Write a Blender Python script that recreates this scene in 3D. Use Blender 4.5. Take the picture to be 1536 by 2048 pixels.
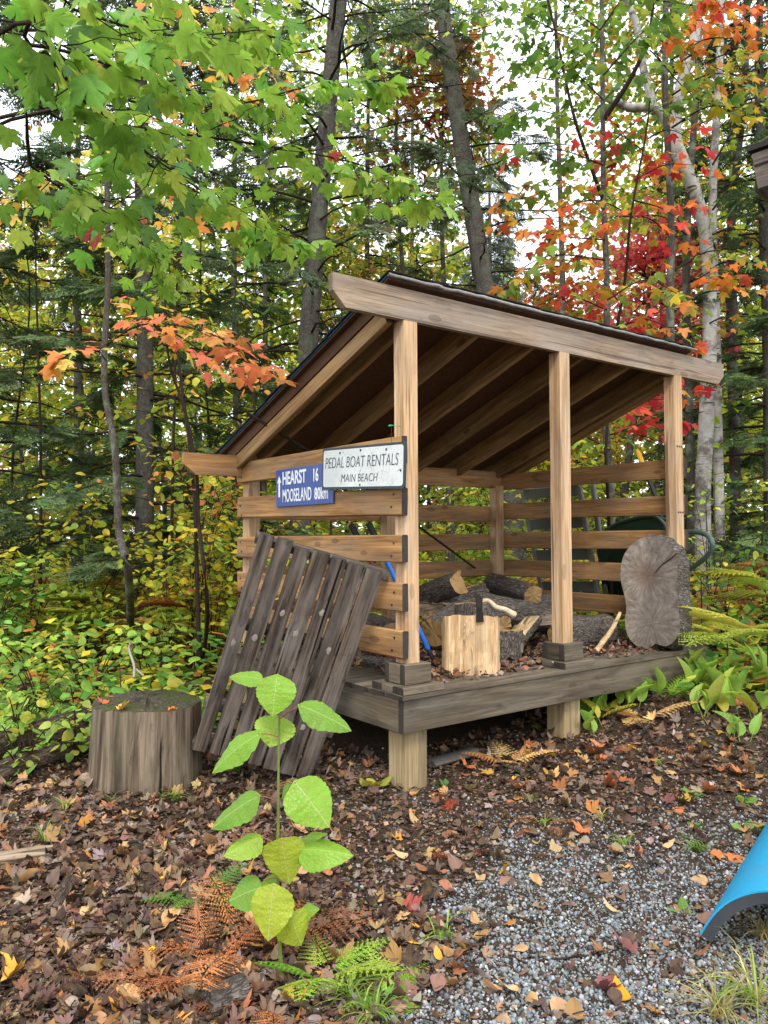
import bpy, math, random
import numpy as np
from mathutils import Matrix, Vector
for o in list(bpy.data.objects): bpy.data.objects.remove(o)
SC = bpy.context.scene; COL = SC.collection
rng = np.random.default_rng(7); random.seed(7)
V = lambda *a: np.array(a, float)

# ------------------------------------------------------------------ camera
CAM = V(-2.476, -3.1387, .6482); YAW, PIT, ROLL, FPX = -.6386, .0306, -.0053, 1547.3
FW = V(-math.sin(YAW)*math.cos(PIT), math.cos(YAW)*math.cos(PIT), math.sin(PIT))
RT0 = V(math.cos(YAW), math.sin(YAW), 0); UP0 = np.cross(RT0, FW)
RT = RT0*math.cos(ROLL)+UP0*math.sin(ROLL); UP = -RT0*math.sin(ROLL)+UP0*math.cos(ROLL)
cd = bpy.data.cameras.new('camera'); cam = bpy.data.objects.new('camera', cd); COL.objects.link(cam)
cd.sensor_fit = 'VERTICAL'; cd.sensor_height = 36; cd.lens = FPX/2048*36; cd.clip_start = .05; cd.clip_end = 2000
m = Matrix.Identity(4)
for i in range(3): m[i][0], m[i][1], m[i][2], m[i][3] = RT[i], UP[i], -FW[i], CAM[i]
cam.matrix_world = m; SC.camera = cam

# ------------------------------------------------------------------ world, sun, exposure
SUN_EL, SUN_AZ = math.radians(52), math.radians(215)     # azimuth measured from +Y clockwise
w = bpy.data.worlds.new('World'); SC.world = w; w.use_nodes = True
nt = w.node_tree; nt.nodes.clear()
out = nt.nodes.new('ShaderNodeOutputWorld'); bg = nt.nodes.new('ShaderNodeBackground')
sky = nt.nodes.new('ShaderNodeTexSky'); sky.sky_type = 'NISHITA'; sky.sun_disc = False
sky.sun_elevation = SUN_EL; sky.sun_rotation = SUN_AZ; sky.dust_density = 3
mx = nt.nodes.new('ShaderNodeMix'); mx.data_type = 'RGBA'          # an even overcast over the clear sky
nz = nt.nodes.new('ShaderNodeTexNoise'); nz.inputs['Scale'].default_value = 2.2; nz.inputs['Detail'].default_value = 5
rp = nt.nodes.new('ShaderNodeMapRange'); rp.inputs[1].default_value = .35; rp.inputs[2].default_value = .7
rp.inputs[3].default_value = .99; rp.inputs[4].default_value = .84
mx.inputs[7].default_value = (9.3, 9.9, 10.6, 1)
tc = nt.nodes.new('ShaderNodeTexCoord')
nt.links.new(tc.outputs['Generated'], nz.inputs['Vector']); nt.links.new(nz.outputs[0], rp.inputs[0])
nt.links.new(rp.outputs[0], mx.inputs[0]); nt.links.new(sky.outputs[0], mx.inputs[6]); nt.links.new(mx.outputs[2], bg.inputs[0])
bg.inputs[1].default_value = .13; nt.links.new(bg.outputs[0], out.inputs[0])
sd = bpy.data.lights.new('sun', 'SUN'); sun = bpy.data.objects.new('sun', sd); COL.objects.link(sun)
sd.energy = 1.5; sd.angle = math.radians(14); sd.color = (1, .95, .87)
sv = Vector((math.sin(SUN_AZ)*math.cos(SUN_EL), math.cos(SUN_AZ)*math.cos(SUN_EL), math.sin(SUN_EL)))
sun.rotation_euler = sv.to_track_quat('Z', 'Y').to_euler(); sun.location = (0, -4, 12)
vs = SC.view_settings; vs.view_transform = 'Standard'; vs.look = 'None'; vs.exposure = .93; vs.gamma = 1; vs.use_curve_mapping = False
SC.render.engine = 'CYCLES'; SC.cycles.max_bounces = 6; SC.cycles.transmission_bounces = 4; SC.cycles.diffuse_bounces = 4

# ------------------------------------------------------------------ helpers: places
def ray(x, y): return FW+RT*(x-768)/FPX+UP*(1024-y)/FPX
def P(x, y, d): return CAM+ray(x, y)*d
def pl(x, y, n, c): v = ray(x, y); n = V(*n); return CAM+v*((c-n@CAM)/(n@v))
F2 = V(-math.sin(YAW), math.cos(YAW)); R2 = V(math.cos(YAW), math.sin(YAW))
def ss(t): t = np.clip(t, 0, 1); return t*t*(3-2*t)
def G(x, y):
    dx, dy = np.asarray(x)-CAM[0], np.asarray(y)-CAM[1]
    d = dx*F2[0]+dy*F2[1]; r = dx*R2[0]+dy*R2[1]
    z = -.74+.028*np.clip(d, -2, 5)+.3*ss(r/2.5)*ss((d-3.2)/2.6)
    z = z+.014*np.sin(3.1*x+1.3*y)+.012*np.sin(5.7*y-2.2*x+1)+.05*np.sin(.5*x+.7*y)*ss((d-7)/5)
    return z
def gp(x, y):
    v = ray(x, y); t = 1.0
    for _ in range(60):
        p = CAM+v*t; t += (p[2]-G(p[0], p[1]))*.5/max(-v[2], .06)
        if t < .3: t = .3
    p = CAM+v*t; p[2] = G(p[0], p[1]); return p
def dr(d, r):                                             # depth, right -> ground point
    p = CAM[:2]+F2*d+R2*r; return V(p[0], p[1], float(G(p[0], p[1])))

# ------------------------------------------------------------------ helpers: objects
W = {}
def T(p): return Matrix.Translation(Vector(p))
def setprops(o, label=None, cat=None, group=None, kind=None):
    if label: o['label'] = label
    if cat: o['category'] = cat
    if group: o['group'] = group
    if kind: o['kind'] = kind
    return o
def obj(name, me, parent=None, M=None, **k):
    o = bpy.data.objects.new(name, me); COL.objects.link(o)
    M = M if M is not None else Matrix.Identity(4); W[o.name] = M
    if parent is not None:
        o.parent = parent; o.matrix_parent_inverse = W[parent.name].inverted()
    o.matrix_basis = M
    return setprops(o, **k)
def thing(name, loc, label, cat, group=None): return obj(name, None, None, T(loc), label=label, cat=cat, group=group)
def mesh(name, v, f, mats, mi=None, col=None, lp=None, smooth=False):
    me = bpy.data.meshes.new(name); v = np.asarray(v, float)
    if isinstance(f, np.ndarray):
        n = len(f); k = f.shape[1]
        me.vertices.add(len(v)); me.vertices.foreach_set('co', v.ravel())
        me.loops.add(n*k); me.loops.foreach_set('vertex_index', f.ravel().astype(np.int32))
        me.polygons.add(n); me.polygons.foreach_set('loop_start', np.arange(0, n*k, k, dtype=np.int32))
        me.update(calc_edges=True)
    else: me.from_pydata([tuple(a) for a in v], [], f)
    for mm in (mats if isinstance(mats, (list, tuple)) else [mats]): me.materials.append(mm)
    if mi is not None: me.polygons.foreach_set('material_index', np.asarray(mi, np.int32))
    if smooth: me.polygons.foreach_set('use_smooth', np.ones(len(me.polygons), bool))
    if col is not None:
        a = me.attributes.new('col', 'FLOAT_COLOR', 'POINT'); c = np.ones((len(v), 4)); c[:, :3] = col; a.data.foreach_set('color', c.ravel())
    if lp is not None:
        a = me.attributes.new('lp', 'FLOAT_VECTOR', 'POINT'); a.data.foreach_set('vector', np.asarray(lp, float).ravel())
    return me
class MB:                                                  # collects quads/tris as one mesh
    def __init__(s): s.v = []; s.f = []; s.m = []; s.n = 0
    def add(s, v, f, mi=0):
        s.v.append(np.asarray(v, float)); s.f += [tuple(i+s.n for i in q) for q in f]; s.m += [mi]*len(f); s.n += len(v)
    def build(s, name, mats, smooth=False): return mesh(name, np.concatenate(s.v), s.f, mats, s.m, smooth=smooth)
def unit(a): a = np.asarray(a, float); return a/np.maximum(np.linalg.norm(a, axis=-1, keepdims=True), 1e-9)
def frame(x, z):                                           # 4x4 with local X along x, Z near z
    x = unit(x); z = unit(z-np.dot(z, x)*x); y = np.cross(z, x); M = Matrix.Identity(4)
    for i in range(3): M[i][0], M[i][1], M[i][2] = x[i], y[i], z[i]
    return M
def boxv(L, wd, h, b=.004, taper=None):                    # long box, local X = length, chamfered edges
    a, c = wd/2, h/2
    sec = [(-a+b, -c), (a-b, -c), (a, -c+b), (a, c-b), (a-b, c), (-a+b, c), (-a, c-b), (-a, -c+b)]
    vs_ = [];
    for x in (-L/2, L/2):
        for (y, z) in sec: vs_.append((x, y, z))
    if taper:                                              # lower corners of the ends cut away
        l, hh = taper
        for i, (x, y, z) in enumerate(vs_):
            if z < 0 and l: vs_[i] = (x+math.copysign(l, -x), y, z)
    f = [(i, (i+1) % 8, (i+1) % 8+8, i+8) for i in range(8)]
    return vs_, [q[::-1] for q in f]+[tuple(range(8)), tuple(range(15, 7, -1))], [0]*8+[1, 1]
def board(name, A, B, wd, h, up, mats, parent, b=.004, **k):
    A, B = V(*A), V(*B); L = np.linalg.norm(B-A); v, f, mi = boxv(L, wd, h, b)
    v = np.array(v); v[:, 1:] += rng.normal(0, .0012, (len(v), 2))
    return obj(name, mesh(name, v, f, mats, mi), parent, T((A+B)/2) @ frame(B-A, V(*up)), **k)
def tube(pts, rad, k=8, wob=0, seed=0):
    pts = np.asarray(pts, float); n = len(pts); rad = np.broadcast_to(rad, n); r_ = np.random.default_rng(seed)
    tg = unit(np.gradient(pts, axis=0)); ref = V(0, 0, 1) if abs(tg[0][2]) < .9 else V(1, 0, 0)
    u = unit(np.cross(tg, ref)); v = np.cross(tg, u); a = np.linspace(0, 2*math.pi, k, endpoint=False)
    R = rad[:, None]*(1+wob*r_.normal(0, 1, (n, k)))
    vv = pts[:, None, :]+R[..., None]*(np.cos(a)[None, :, None]*u[:, None, :]+np.sin(a)[None, :, None]*v[:, None, :])
    i = np.arange(n-1)[:, None]*k; j = np.arange(k)[None, :]; j2 = (j+1) % k
    f = np.stack([i+j, i+j2, i+k+j2, i+k+j], -1).reshape(-1, 4)
    return vv.reshape(-1, 3), f
def tubes(name, lst, mats, k=5, wob=0):                    # many tubes in one mesh
    vs_, fs, n = [], [], 0
    for i, (p, r) in enumerate(lst):
        v, f = tube(p, r, k, wob, i); vs_.append(v); fs.append(f+n); n += len(v)
    return mesh(name, np.concatenate(vs_), np.concatenate(fs), mats, smooth=True)
def spline(pts, n=12):
    pts = np.asarray(pts, float)
    if len(pts) == 2: return pts[0]+(pts[1]-pts[0])*np.linspace(0, 1, n)[:, None]
    q = np.vstack([2*pts[0]-pts[1], pts, 2*pts[-1]-pts[-2]]); o = []
    seg = len(pts)-1; per = max(2, n//seg)
    for i in range(seg):
        a, b, c, d = q[i:i+4]
        for t in np.linspace(0, 1, per, endpoint=False):
            o.append(.5*(2*b+(c-a)*t+(2*a-5*b+4*c-d)*t*t+(3*b-a-3*c+d)*t**3))
    o.append(pts[-1]); return np.array(o)

# ------------------------------------------------------------------ materials
def S(hx, k=1.0):
    c = [int(hx[i:i+2], 16)/255 for i in (0, 2, 4)]
    return tuple(k*(x/12.92 if x < .04045 else ((x+.055)/1.055)**2.4) for x in c)
def mat(name, rough=.8, spec=.3):
    m = bpy.data.materials.new(name); m.use_nodes = True; b = m.node_tree.nodes['Principled BSDF']
    b.inputs['Roughness'].default_value = rough; b.inputs['Specular IOR Level'].default_value = spec
    return m, m.node_tree, b
def N(nt, t, **k):
    n = nt.nodes.new('ShaderNode'+t)
    for a, v in k.items():
        if a in n.inputs: n.inputs[a].default_value = v
        else: setattr(n, a, v)
    return n
def ramp(nt, src, stops):
    r = nt.nodes.new('ShaderNodeValToRGB'); e = r.color_ramp.elements
    while len(e) < len(stops): e.new(.5)
    for q, (p, c) in zip(e, stops): q.position = p; q.color = (*c, 1) if len(c) == 3 else c
    nt.links.new(src, r.inputs[0]); return r.outputs[0]
def mixc(nt, fac, a, b, mode='MIX'):
    n = nt.nodes.new('ShaderNodeMix'); n.data_type = 'RGBA'; n.blend_type = mode
    for i, s in ((0, fac), (6, a), (7, b)):
        if hasattr(s, 'links'): nt.links.new(s, n.inputs[i])
        else: n.inputs[i].default_value = s if i == 0 else (*s, 1)
    return n.outputs[2]
def noise(nt, vec, sc, det=4, rough=.55, dist=0):
    n = N(nt, 'TexNoise', Scale=sc, Detail=det, Roughness=rough, Distortion=dist); nt.links.new(vec, n.inputs['Vector']); return n.outputs[0]
def mapping(nt, src, scale, loc=None):
    n = N(nt, 'Mapping'); n.inputs['Scale'].default_value = scale; nt.links.new(src, n.inputs['Vector'])
    if loc is not None: nt.links.new(loc, n.inputs['Location'])
    return n.outputs[0]
def math_(nt, op, a, b=0.0, c=None):
    n = nt.nodes.new('ShaderNodeMath'); n.operation = op
    for i, s in enumerate((a, b) if c is None else (a, b, c)):
        if hasattr(s, 'links'): nt.links.new(s, n.inputs[i])
        else: n.inputs[i].default_value = s
    return n.outputs[0]
def bump(nt, b, h, st=.5, dist=.004):
    n = N(nt, 'Bump'); n.inputs['Strength'].default_value = st; n.inputs['Distance'].default_value = dist
    nt.links.new(h, n.inputs['Height']); nt.links.new(n.outputs[0], b.inputs['Normal'])
def wood(name, light, mid, dark, grey, gamt=.35, stain=.3, knots=.5, grain=1.0, rough=.75, crack=.0):
    m, nt, b = mat(name, rough, .25); tc = N(nt, 'TexCoord'); oi = N(nt, 'ObjectInfo')
    off = nt.nodes.new('ShaderNodeCombineXYZ')
    for i, s in enumerate((37., 11., 5.)): nt.links.new(math_(nt, 'MULTIPLY', oi.outputs['Random'], s), off.inputs[i])
    g = mapping(nt, tc.outputs['Object'], (1.1, 15*grain, 15*grain), off.outputs[0])
    fine = mapping(nt, tc.outputs['Object'], (3.2, 95, 95), off.outputs[0])
    iso = mapping(nt, tc.outputs['Object'], (2.2, 6, 6), off.outputs[0])
    kv = N(nt, 'TexVoronoi', Scale=1.0); kv.inputs['Randomness'].default_value = 1
    nt.links.new(mapping(nt, tc.outputs['Object'], (3.0, 7.5, 7.5), off.outputs[0]), kv.inputs['Vector'])
    kd = kv.outputs['Distance']
    kn = math_(nt, 'LESS_THAN', math_(nt, 'ADD', kd, math_(nt, 'MULTIPLY', noise(nt, iso, 3), .08)), .18)
    gr = noise(nt, g, 1.0, 5, .6, .6)
    c = ramp(nt, gr, [(.30, dark), (.46, mid), (.62, light), (.8, mid)])
    fg = noise(nt, fine, 1.0, 3, .6)
    c = mixc(nt, .75, c, ramp(nt, fg, [(.28, (.38, .34, .30)), (.48, (.92, .92, .92)), (.7, (1.18, 1.18, 1.18))]), 'MULTIPLY')
    c = mixc(nt, math_(nt, 'MULTIPLY', ramp(nt, noise(nt, iso, 1.2, 5, .6), [(.42, (0, 0, 0)), (.66, (1, 1, 1))]), gamt), c, grey)
    st = ramp(nt, noise(nt, mapping(nt, tc.outputs['Object'], (3.5, 14, 14), off.outputs[0]), 1.0, 6, .65, .8), [(.56, (0, 0, 0)), (.72, (1, 1, 1))])
    c = mixc(nt, math_(nt, 'MULTIPLY', st, stain), c, tuple(x*.28 for x in mid))
    c = mixc(nt, math_(nt, 'MULTIPLY', kn, knots), c, tuple(x*.4 for x in dark))
    if crack:
        ck = ramp(nt, noise(nt, mapping(nt, tc.outputs['Object'], (.7, 26, 26), off.outputs[0]), 1.0, 2, .5, .3), [(.655, (0, 0, 0)), (.68, (1, 1, 1))])
        c = mixc(nt, math_(nt, 'MULTIPLY', ck, crack), c, tuple(x*.25 for x in dark))
    hs = N(nt, 'HueSaturation'); nt.links.new(c, hs.inputs['Color'])
    nt.links.new(math_(nt, 'ADD', math_(nt, 'MULTIPLY', oi.outputs['Random'], .3), .84), hs.inputs['Value'])
    nt.links.new(hs.outputs[0], b.inputs['Base Color'])
    bump(nt, b, math_(nt, 'ADD', fg, math_(nt, 'MULTIPLY', gr, 1.5)), .45, .003); return m
def endgrain(name, c1, c2, ringsc=60, rad=.5, rough=.85):     # rings about local X
    m, nt, b = mat(name, rough, .2); tc = N(nt, 'TexCoord'); sp = N(nt, 'SeparateXYZ'); nt.links.new(tc.outputs['Object'], sp.inputs[0])
    cb = nt.nodes.new('ShaderNodeCombineXYZ'); nt.links.new(sp.outputs[1], cb.inputs[1]); nt.links.new(sp.outputs[2], cb.inputs[2])
    wv = N(nt, 'TexWave', Scale=ringsc, Distortion=3.0, Detail=3); wv.wave_type = 'RINGS'; wv.rings_direction = 'X'; wv.inputs['Detail Scale'].default_value = .6
    nt.links.new(cb.outputs[0], wv.inputs['Vector'])
    n1 = noise(nt, tc.outputs['Object'], 9, 5, .7)
    an = math_(nt, 'ARCTAN2', sp.outputs[2], sp.outputs[1])
    rc = nt.nodes.new('ShaderNodeCombineXYZ'); nt.links.new(an, rc.inputs[0])
    radn = noise(nt, mapping(nt, rc.outputs[0], (9, 1, 1)), 2.5, 4, .7)
    c = mixc(nt, wv.outputs[0], c1, c2); c = mixc(nt, rad, c, ramp(nt, radn, [(.3, tuple(x*.6 for x in c2)), (.7, c1)]))
    c = mixc(nt, ramp(nt, n1, [(.4, (0, 0, 0)), (.7, (.8, .8, .8))]), c, tuple(x*.45 for x in c2))
    nt.links.new(c, b.inputs['Base Color']); bump(nt, b, math_(nt, 'ADD', wv.outputs[0], n1), .5, .004); return m
def plain(name, c, rough=.6, spec=.4, var=.25, sc=20, metal=0, bst=.1, world=False):
    m, nt, b = mat(name, rough, spec); tc = N(nt, 'TexCoord'); n = noise(nt, tc.outputs['Object'], sc, 5, .65)
    nt.links.new(mixc(nt, n, tuple(x*(1-var) for x in c), tuple(x*(1+var) for x in c)), b.inputs['Base Color'])
    b.inputs['Metallic'].default_value = metal
    if bst: bump(nt, b, n, bst, .003)
    return m
def bark(name, c1, c2, c3, sx=(9, 9, 3), bst=1.0, dist=.02, moss=None):
    m, nt, b = mat(name, .95, .1); tc = N(nt, 'TexCoord'); v = mapping(nt, tc.outputs['Object'], sx)
    vo = N(nt, 'TexVoronoi', Scale=4.0); vo.feature = 'DISTANCE_TO_EDGE'
    vd = mapping(nt, v, (1, 1, 1)); nn = N(nt, 'TexNoise', Scale=3.0, Detail=4); nt.links.new(v, nn.inputs['Vector'])
    ad = nt.nodes.new('ShaderNodeVectorMath'); ad.operation = 'ADD'; nt.links.new(v, ad.inputs[0]); nt.links.new(nn.outputs['Color'], ad.inputs[1])
    nt.links.new(ad.outputs[0], vo.inputs['Vector'])
    n2 = noise(nt, v, 6, 6, .7)
    c = ramp(nt, vo.outputs['Distance'], [(.0, c3), (.10, c1), (.5, c2)])
    c = mixc(nt, .5, c, ramp(nt, n2, [(.3, c3), (.5, c1), (.75, c2)]))
    if moss: c = mixc(nt, ramp(nt, noise(nt, tc.outputs['Object'], 5, 5, .7), [(.5, (0, 0, 0)), (.62, (1, 1, 1))]), c, moss)
    nt.links.new(c, b.inputs['Base Color']); bump(nt, b, math_(nt, 'ADD', math_(nt, 'MINIMUM', vo.outputs['Distance'], .25), math_(nt, 'MULTIPLY', n2, .4)), bst, dist); return m
def leafmat(name, trans=.42, rough=.5, veins=False, blotch=.25):
    m, nt, b = mat(name, rough, .3); at = N(nt, 'Attribute', attribute_name='col'); tc = N(nt, 'TexCoord')
    c = at.outputs['Color']; oi = N(nt, 'ObjectInfo')
    n1 = noise(nt, tc.outputs['Object'], 28, 4, .65)
    c = mixc(nt, math_(nt, 'MULTIPLY', ramp(nt, n1, [(.45, (0, 0, 0)), (.75, (1, 1, 1))]), blotch), c, (.30, .17, .05))
    if veins == 'maple':
        lp = N(nt, 'Attribute', attribute_name='lp'); sp = N(nt, 'SeparateXYZ'); nt.links.new(lp.outputs['Vector'], sp.inputs[0]); ax = math_(nt, 'ABSOLUTE', sp.outputs[0])
        ln = math_(nt, 'LESS_THAN', math_(nt, 'MINIMUM', ax, math_(nt, 'MINIMUM', math_(nt, 'ABSOLUTE', math_(nt, 'SUBTRACT', math_(nt, 'MULTIPLY', ax, .84), sp.outputs[1])), math_(nt, 'ABSOLUTE', math_(nt, 'SUBTRACT', math_(nt, 'MULTIPLY', ax, .05), sp.outputs[1])))), .012)
        lat = math_(nt, 'LESS_THAN', math_(nt, 'PINGPONG', math_(nt, 'SUBTRACT', sp.outputs[1], math_(nt, 'MULTIPLY', ax, 1.1)), .075), .006)
        c = mixc(nt, ramp(nt, noise(nt, lp.outputs['Vector'], 3.5, 4, .6), [(.35, (0, 0, 0)), (.7, (.5, .5, .5))]), c, mixc(nt, .6, c, (.03, .07, .01)))
        c = mixc(nt, math_(nt, 'MULTIPLY', math_(nt, 'MAXIMUM', ln, math_(nt, 'MULTIPLY', lat, .5)), .45), c, (.30, .36, .10))
    elif veins:
        lp = N(nt, 'Attribute', attribute_name='lp'); sp = N(nt, 'SeparateXYZ'); nt.links.new(lp.outputs['Vector'], sp.inputs[0])
        ax = math_(nt, 'ABSOLUTE', sp.outputs[0])
        mid = math_(nt, 'LESS_THAN', ax, .011)
        lat = math_(nt, 'PINGPONG', math_(nt, 'SUBTRACT', sp.outputs[1], math_(nt, 'MULTIPLY', ax, 1.05)), .07)
        lv = math_(nt, 'LESS_THAN', lat, .006)
        vn = math_(nt, 'MAXIMUM', mid, math_(nt, 'MULTIPLY', lv, .55))
        cells = N(nt, 'TexVoronoi', Scale=17.0); nt.links.new(lp.outputs['Vector'], cells.inputs['Vector'])
        c = mixc(nt, math_(nt, 'MULTIPLY', cells.outputs['Distance'], .45), c, mixc(nt, .45, c, (.05, .10, .01)))
        yel = ramp(nt, noise(nt, lp.outputs['Vector'], 7, 4, .7), [(.52, (0, 0, 0)), (.75, (1, 1, 1))])
        c = mixc(nt, math_(nt, 'MULTIPLY', yel, .45), c, (.36, .36, .03))
        c = mixc(nt, math_(nt, 'MULTIPLY', vn, .75), c, (.46, .50, .18))
        bump(nt, b, math_(nt, 'ADD', math_(nt, 'MULTIPLY', vn, -.6), cells.outputs['Distance']), .45, .004)
    nt.links.new(c, b.inputs['Base Color'])
    tr = N(nt, 'BsdfTranslucent'); nt.links.new(c, tr.inputs[0]); ms = N(nt, 'MixShader', Fac=trans)
    nt.links.new(b.outputs[0], ms.inputs[1]); nt.links.new(tr.outputs[0], ms.inputs[2])
    o = [n for n in nt.nodes if n.type == 'OUTPUT_MATERIAL'][0]; nt.links.new(ms.outputs[0], o.inputs[0]); return m

END = endgrain('end_grain_weathered', S('6d6258', .7), S('3a322b', .6), 70)
M_POST = [wood('post_wood', S('d6b590'), S('c39d74'), S('9a7350'), S('a89a8a'), .35, .25, .35, .8, crack=.7), END]
M_RAIL = [wood('rail_wood', S('b38858'), S('997044'), S('735132'), S('77695b'), .5, .5, .5), END]
M_BEAM = [wood('beam_wood', S('a8937c'), S('8f7a66'), S('735f4e'), S('8a8278'), .6, .45, .4, crack=.6), END]
M_RAFT = [wood('rafter_wood', S('a5835a'), S('87693f'), S('664a2c'), S('75654f'), .35, .4, .6), END]
M_DECK = [wood('deck_wood', S('766957'), S('5b4f40'), S('3d342a'), S('6b665c'), .5, .7, .35, .9), END]
M_PAL = [wood('pallet_wood', S('6c5f54'), S('3f342c'), S('18120e'), S('948c84'), .36, 1.0, .3, 1.6, crack=1.0), END]
M_LEG = [wood('leg_wood', S('b29d78'), S('97825f'), S('77654a'), S('8a8069'), .3, .2, .3, .7), END]
M_OSB = plain('osb_sheet', S('5a4232'), .9, .1, .5, 45, bst=.6)
M_SHIN = plain('asphalt_shingle', S('33302e'), .95, .1, .6, 220, bst=.8)
M_UNDER = plain('blue_underlay', S('1d5f8e'), .5, .4, .2, 30)
M_SOIL = None
M_BSPR = bark('spruce_bark', S('6a645c', .8), S('8d887f', .85), S('322d28', .7), (10, 10, 5), 1, .02, S('7d8270', .7))
M_BMAP = bark('maple_bark', S('6a6258', .6), S('857d72', .7), S('3b342d', .6), (14, 14, 5), .7, .008, S('8b8f80', .7))
M_BDARK = bark('dark_twig_bark', S('40352c', .7), S('5a4c40', .7), S('241d18', .7), (20, 20, 8), .5, .004)
M_BLOG = bark('log_bark', S('736a62', .8), S('a39a90', .85), S('2c2622', .6), (4, 11, 11), 1.0, .03)
M_STUMP = wood('stump_wood', S('8e7d6a'), S('665646'), S('352b22'), S('60624a'), .45, .8, .1, 1.5, crack=1.0)
M_STUMPTOP = bark('stump_top', S('5a5344', .7), S('7a7565', .8), S('2c2820', .7), (9, 9, 9), .8, .012, S('5a6534', .6))
M_CUT = endgrain('fresh_cut', S('c9a877', .9), S('a98350', .9), 45, .5)
M_COOKIE = endgrain('grey_cut', S('cfc4ba', .9), S('5c4d44', .7), 20, .82)
M_SPLIT = wood('split_wood', S('d9bd94'), S('c4a076'), S('987650'), S('a08c70'), .5, .4, .1, 2.2, crack=.8)
M_SPLITG = wood('split_grey', S('a8937a'), S('8a7460'), S('5a4a3c'), S('8a8178'), .4, .4, .1, 1.4, crack=.7)
def slice_mat():
    m, nt, b = mat('sawn_slice', .85, .2); tc = N(nt, 'TexCoord'); sp = N(nt, 'SeparateXYZ'); nt.links.new(tc.outputs['Object'], sp.inputs[0])
    y, z = sp.outputs[1], sp.outputs[2]; cols = []
    for cy, cz in ((.02, .12), (-.03, -.2)):
        dy, dz = math_(nt, 'SUBTRACT', y, cy), math_(nt, 'SUBTRACT', z, cz); an = math_(nt, 'ARCTAN2', dz, dy); rad = math_(nt, 'SQRT', math_(nt, 'ADD', math_(nt, 'MULTIPLY', dy, dy), math_(nt, 'MULTIPLY', dz, dz)))
        cb = nt.nodes.new('ShaderNodeCombineXYZ'); nt.links.new(math_(nt, 'MULTIPLY', an, 4.2), cb.inputs[0]); nt.links.new(math_(nt, 'MULTIPLY', rad, 9.0), cb.inputs[1])
        st = noise(nt, cb.outputs[0], 1.5, 7, .7, .5); c = ramp(nt, st, [(.30, S('5c4e44', .7)), (.45, S('8a7a6c', .8)), (.58, S('a89c90', .9)), (.72, S('ddd6ce', .95))])
        if cz > 0: c = mixc(nt, ramp(nt, rad, [(.02, (.75, .75, .75)), (.13, (0, 0, 0))]), c, S('7d5236', .8))
        cols.append(c)
    c = mixc(nt, ramp(nt, math_(nt, 'ADD', z, math_(nt, 'MULTIPLY', noise(nt, tc.outputs['Object'], 6, 4), .2)), [(.02, (1, 1, 1)), (.10, (0, 0, 0))]), cols[0], cols[1])
    dk_ = ramp(nt, math_(nt, 'ADD', math_(nt, 'MULTIPLY', y, -1.0), math_(nt, 'MULTIPLY', noise(nt, tc.outputs['Object'], 5, 5, .65), .25)), [(.06, (0, 0, 0)), (.12, (.9, .9, .9))])
    c = mixc(nt, .5, c, ramp(nt, noise(nt, tc.outputs['Object'], 11, 6, .7), [(.3, S('5f5249', .75)), (.55, S('8d8176', .85)), (.75, S('aca298', .9))]))
    c = mixc(nt, dk_, c, mixc(nt, .45, c, S('3a3634', .8)))
    wv = N(nt, 'TexWave', Scale=14.0, Distortion=4.0, Detail=3); nt.links.new(tc.outputs['Object'], wv.inputs['Vector'])
    nt.links.new(c, b.inputs['Base Color']); bump(nt, b, math_(nt, 'ADD', math_(nt, 'MULTIPLY', wv.outputs[0], .4), noise(nt, tc.outputs['Object'], 40, 5, .7)), .5, .004); return m
M_SLICE = slice_mat()
def birch_mat():
    m, nt, b = mat('birch_bark', .8, .2); tc = N(nt, 'TexCoord')
    n1 = noise(nt, mapping(nt, tc.outputs['Object'], (4, 4, 30)), 1.0, 4, .6); n2 = noise(nt, tc.outputs['Object'], 3.2, 5, .7)
    c = ramp(nt, noise(nt, tc.outputs['Object'], 14, 4), [(.3, S('98928a')), (.7, S('b9b4ae'))])
    c = mixc(nt, ramp(nt, n1, [(.60, (0, 0, 0)), (.68, (1, 1, 1))]), c, S('4b433d'))
    c = mixc(nt, ramp(nt, n2, [(.52, (0, 0, 0)), (.62, (1, 1, 1))]), c, S('6c655d'))
    nt.links.new(c, b.inputs['Base Color']); bump(nt, b, n1, .5, .01); return m
M_BIRCH = birch_mat()
M_LEAF = leafmat('leaf', .52, blotch=.18); M_LEAFV = leafmat('veined_leaf', .38, .36, True, .22); M_DRY = leafmat('dry_leaf', .15, .75, False, .35)
M_MAPLEV = leafmat('maple_leaf', .45, .45, 'maple', .12); M_NEED = leafmat('needles', .38, .6, False, .1)
M_STEM = plain('green_stem', S('6f7a3a'), .6, .3, .2, 30)
M_RSTEM = plain('red_stem', S('8a5a40'), .6, .3, .2, 30)

# ------------------------------------------------------------------ leaf shapes (local: base at 0, tip +Y, normal +Z, length 1)
def fan(half, fold=.12, curl=.15, mid=.3, twist=0.0, wav=0.0):
    R = [(x, y) for x, y in half]; Lf = [(-x, y) for x, y in half[::-1] if x > 1e-6]
    o = R+Lf; v = [(0, mid, 0)]+[(x, y, 0) for x, y in o]; v = np.array(v, float)
    r = np.hypot(v[:, 0], v[:, 1]-mid)
    v[:, 2] = -fold*np.abs(v[:, 0])-curl*(v[:, 1]-.2)**2+twist*v[:, 0]*v[:, 1]+wav*np.sin(9*np.arange(len(v)))*r
    v[0, 2] = 0; n = len(o)
    return v, np.array([(0, i+1, (i+1) % n+1) for i in range(n)])
MAPLE = [(0, 0), (.20, -.05), (.45, .0), (.37, .15), (.49, .24), (.67, .56), (.49, .51), (.40, .60), (.23, .45), (.27, .71), (.13, .77), (0, 1)]
MAPLE_S = [(0, 0), (.45, .0), (.36, .18), (.66, .55), (.24, .45), (.22, .74), (0, 1)]
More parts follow.
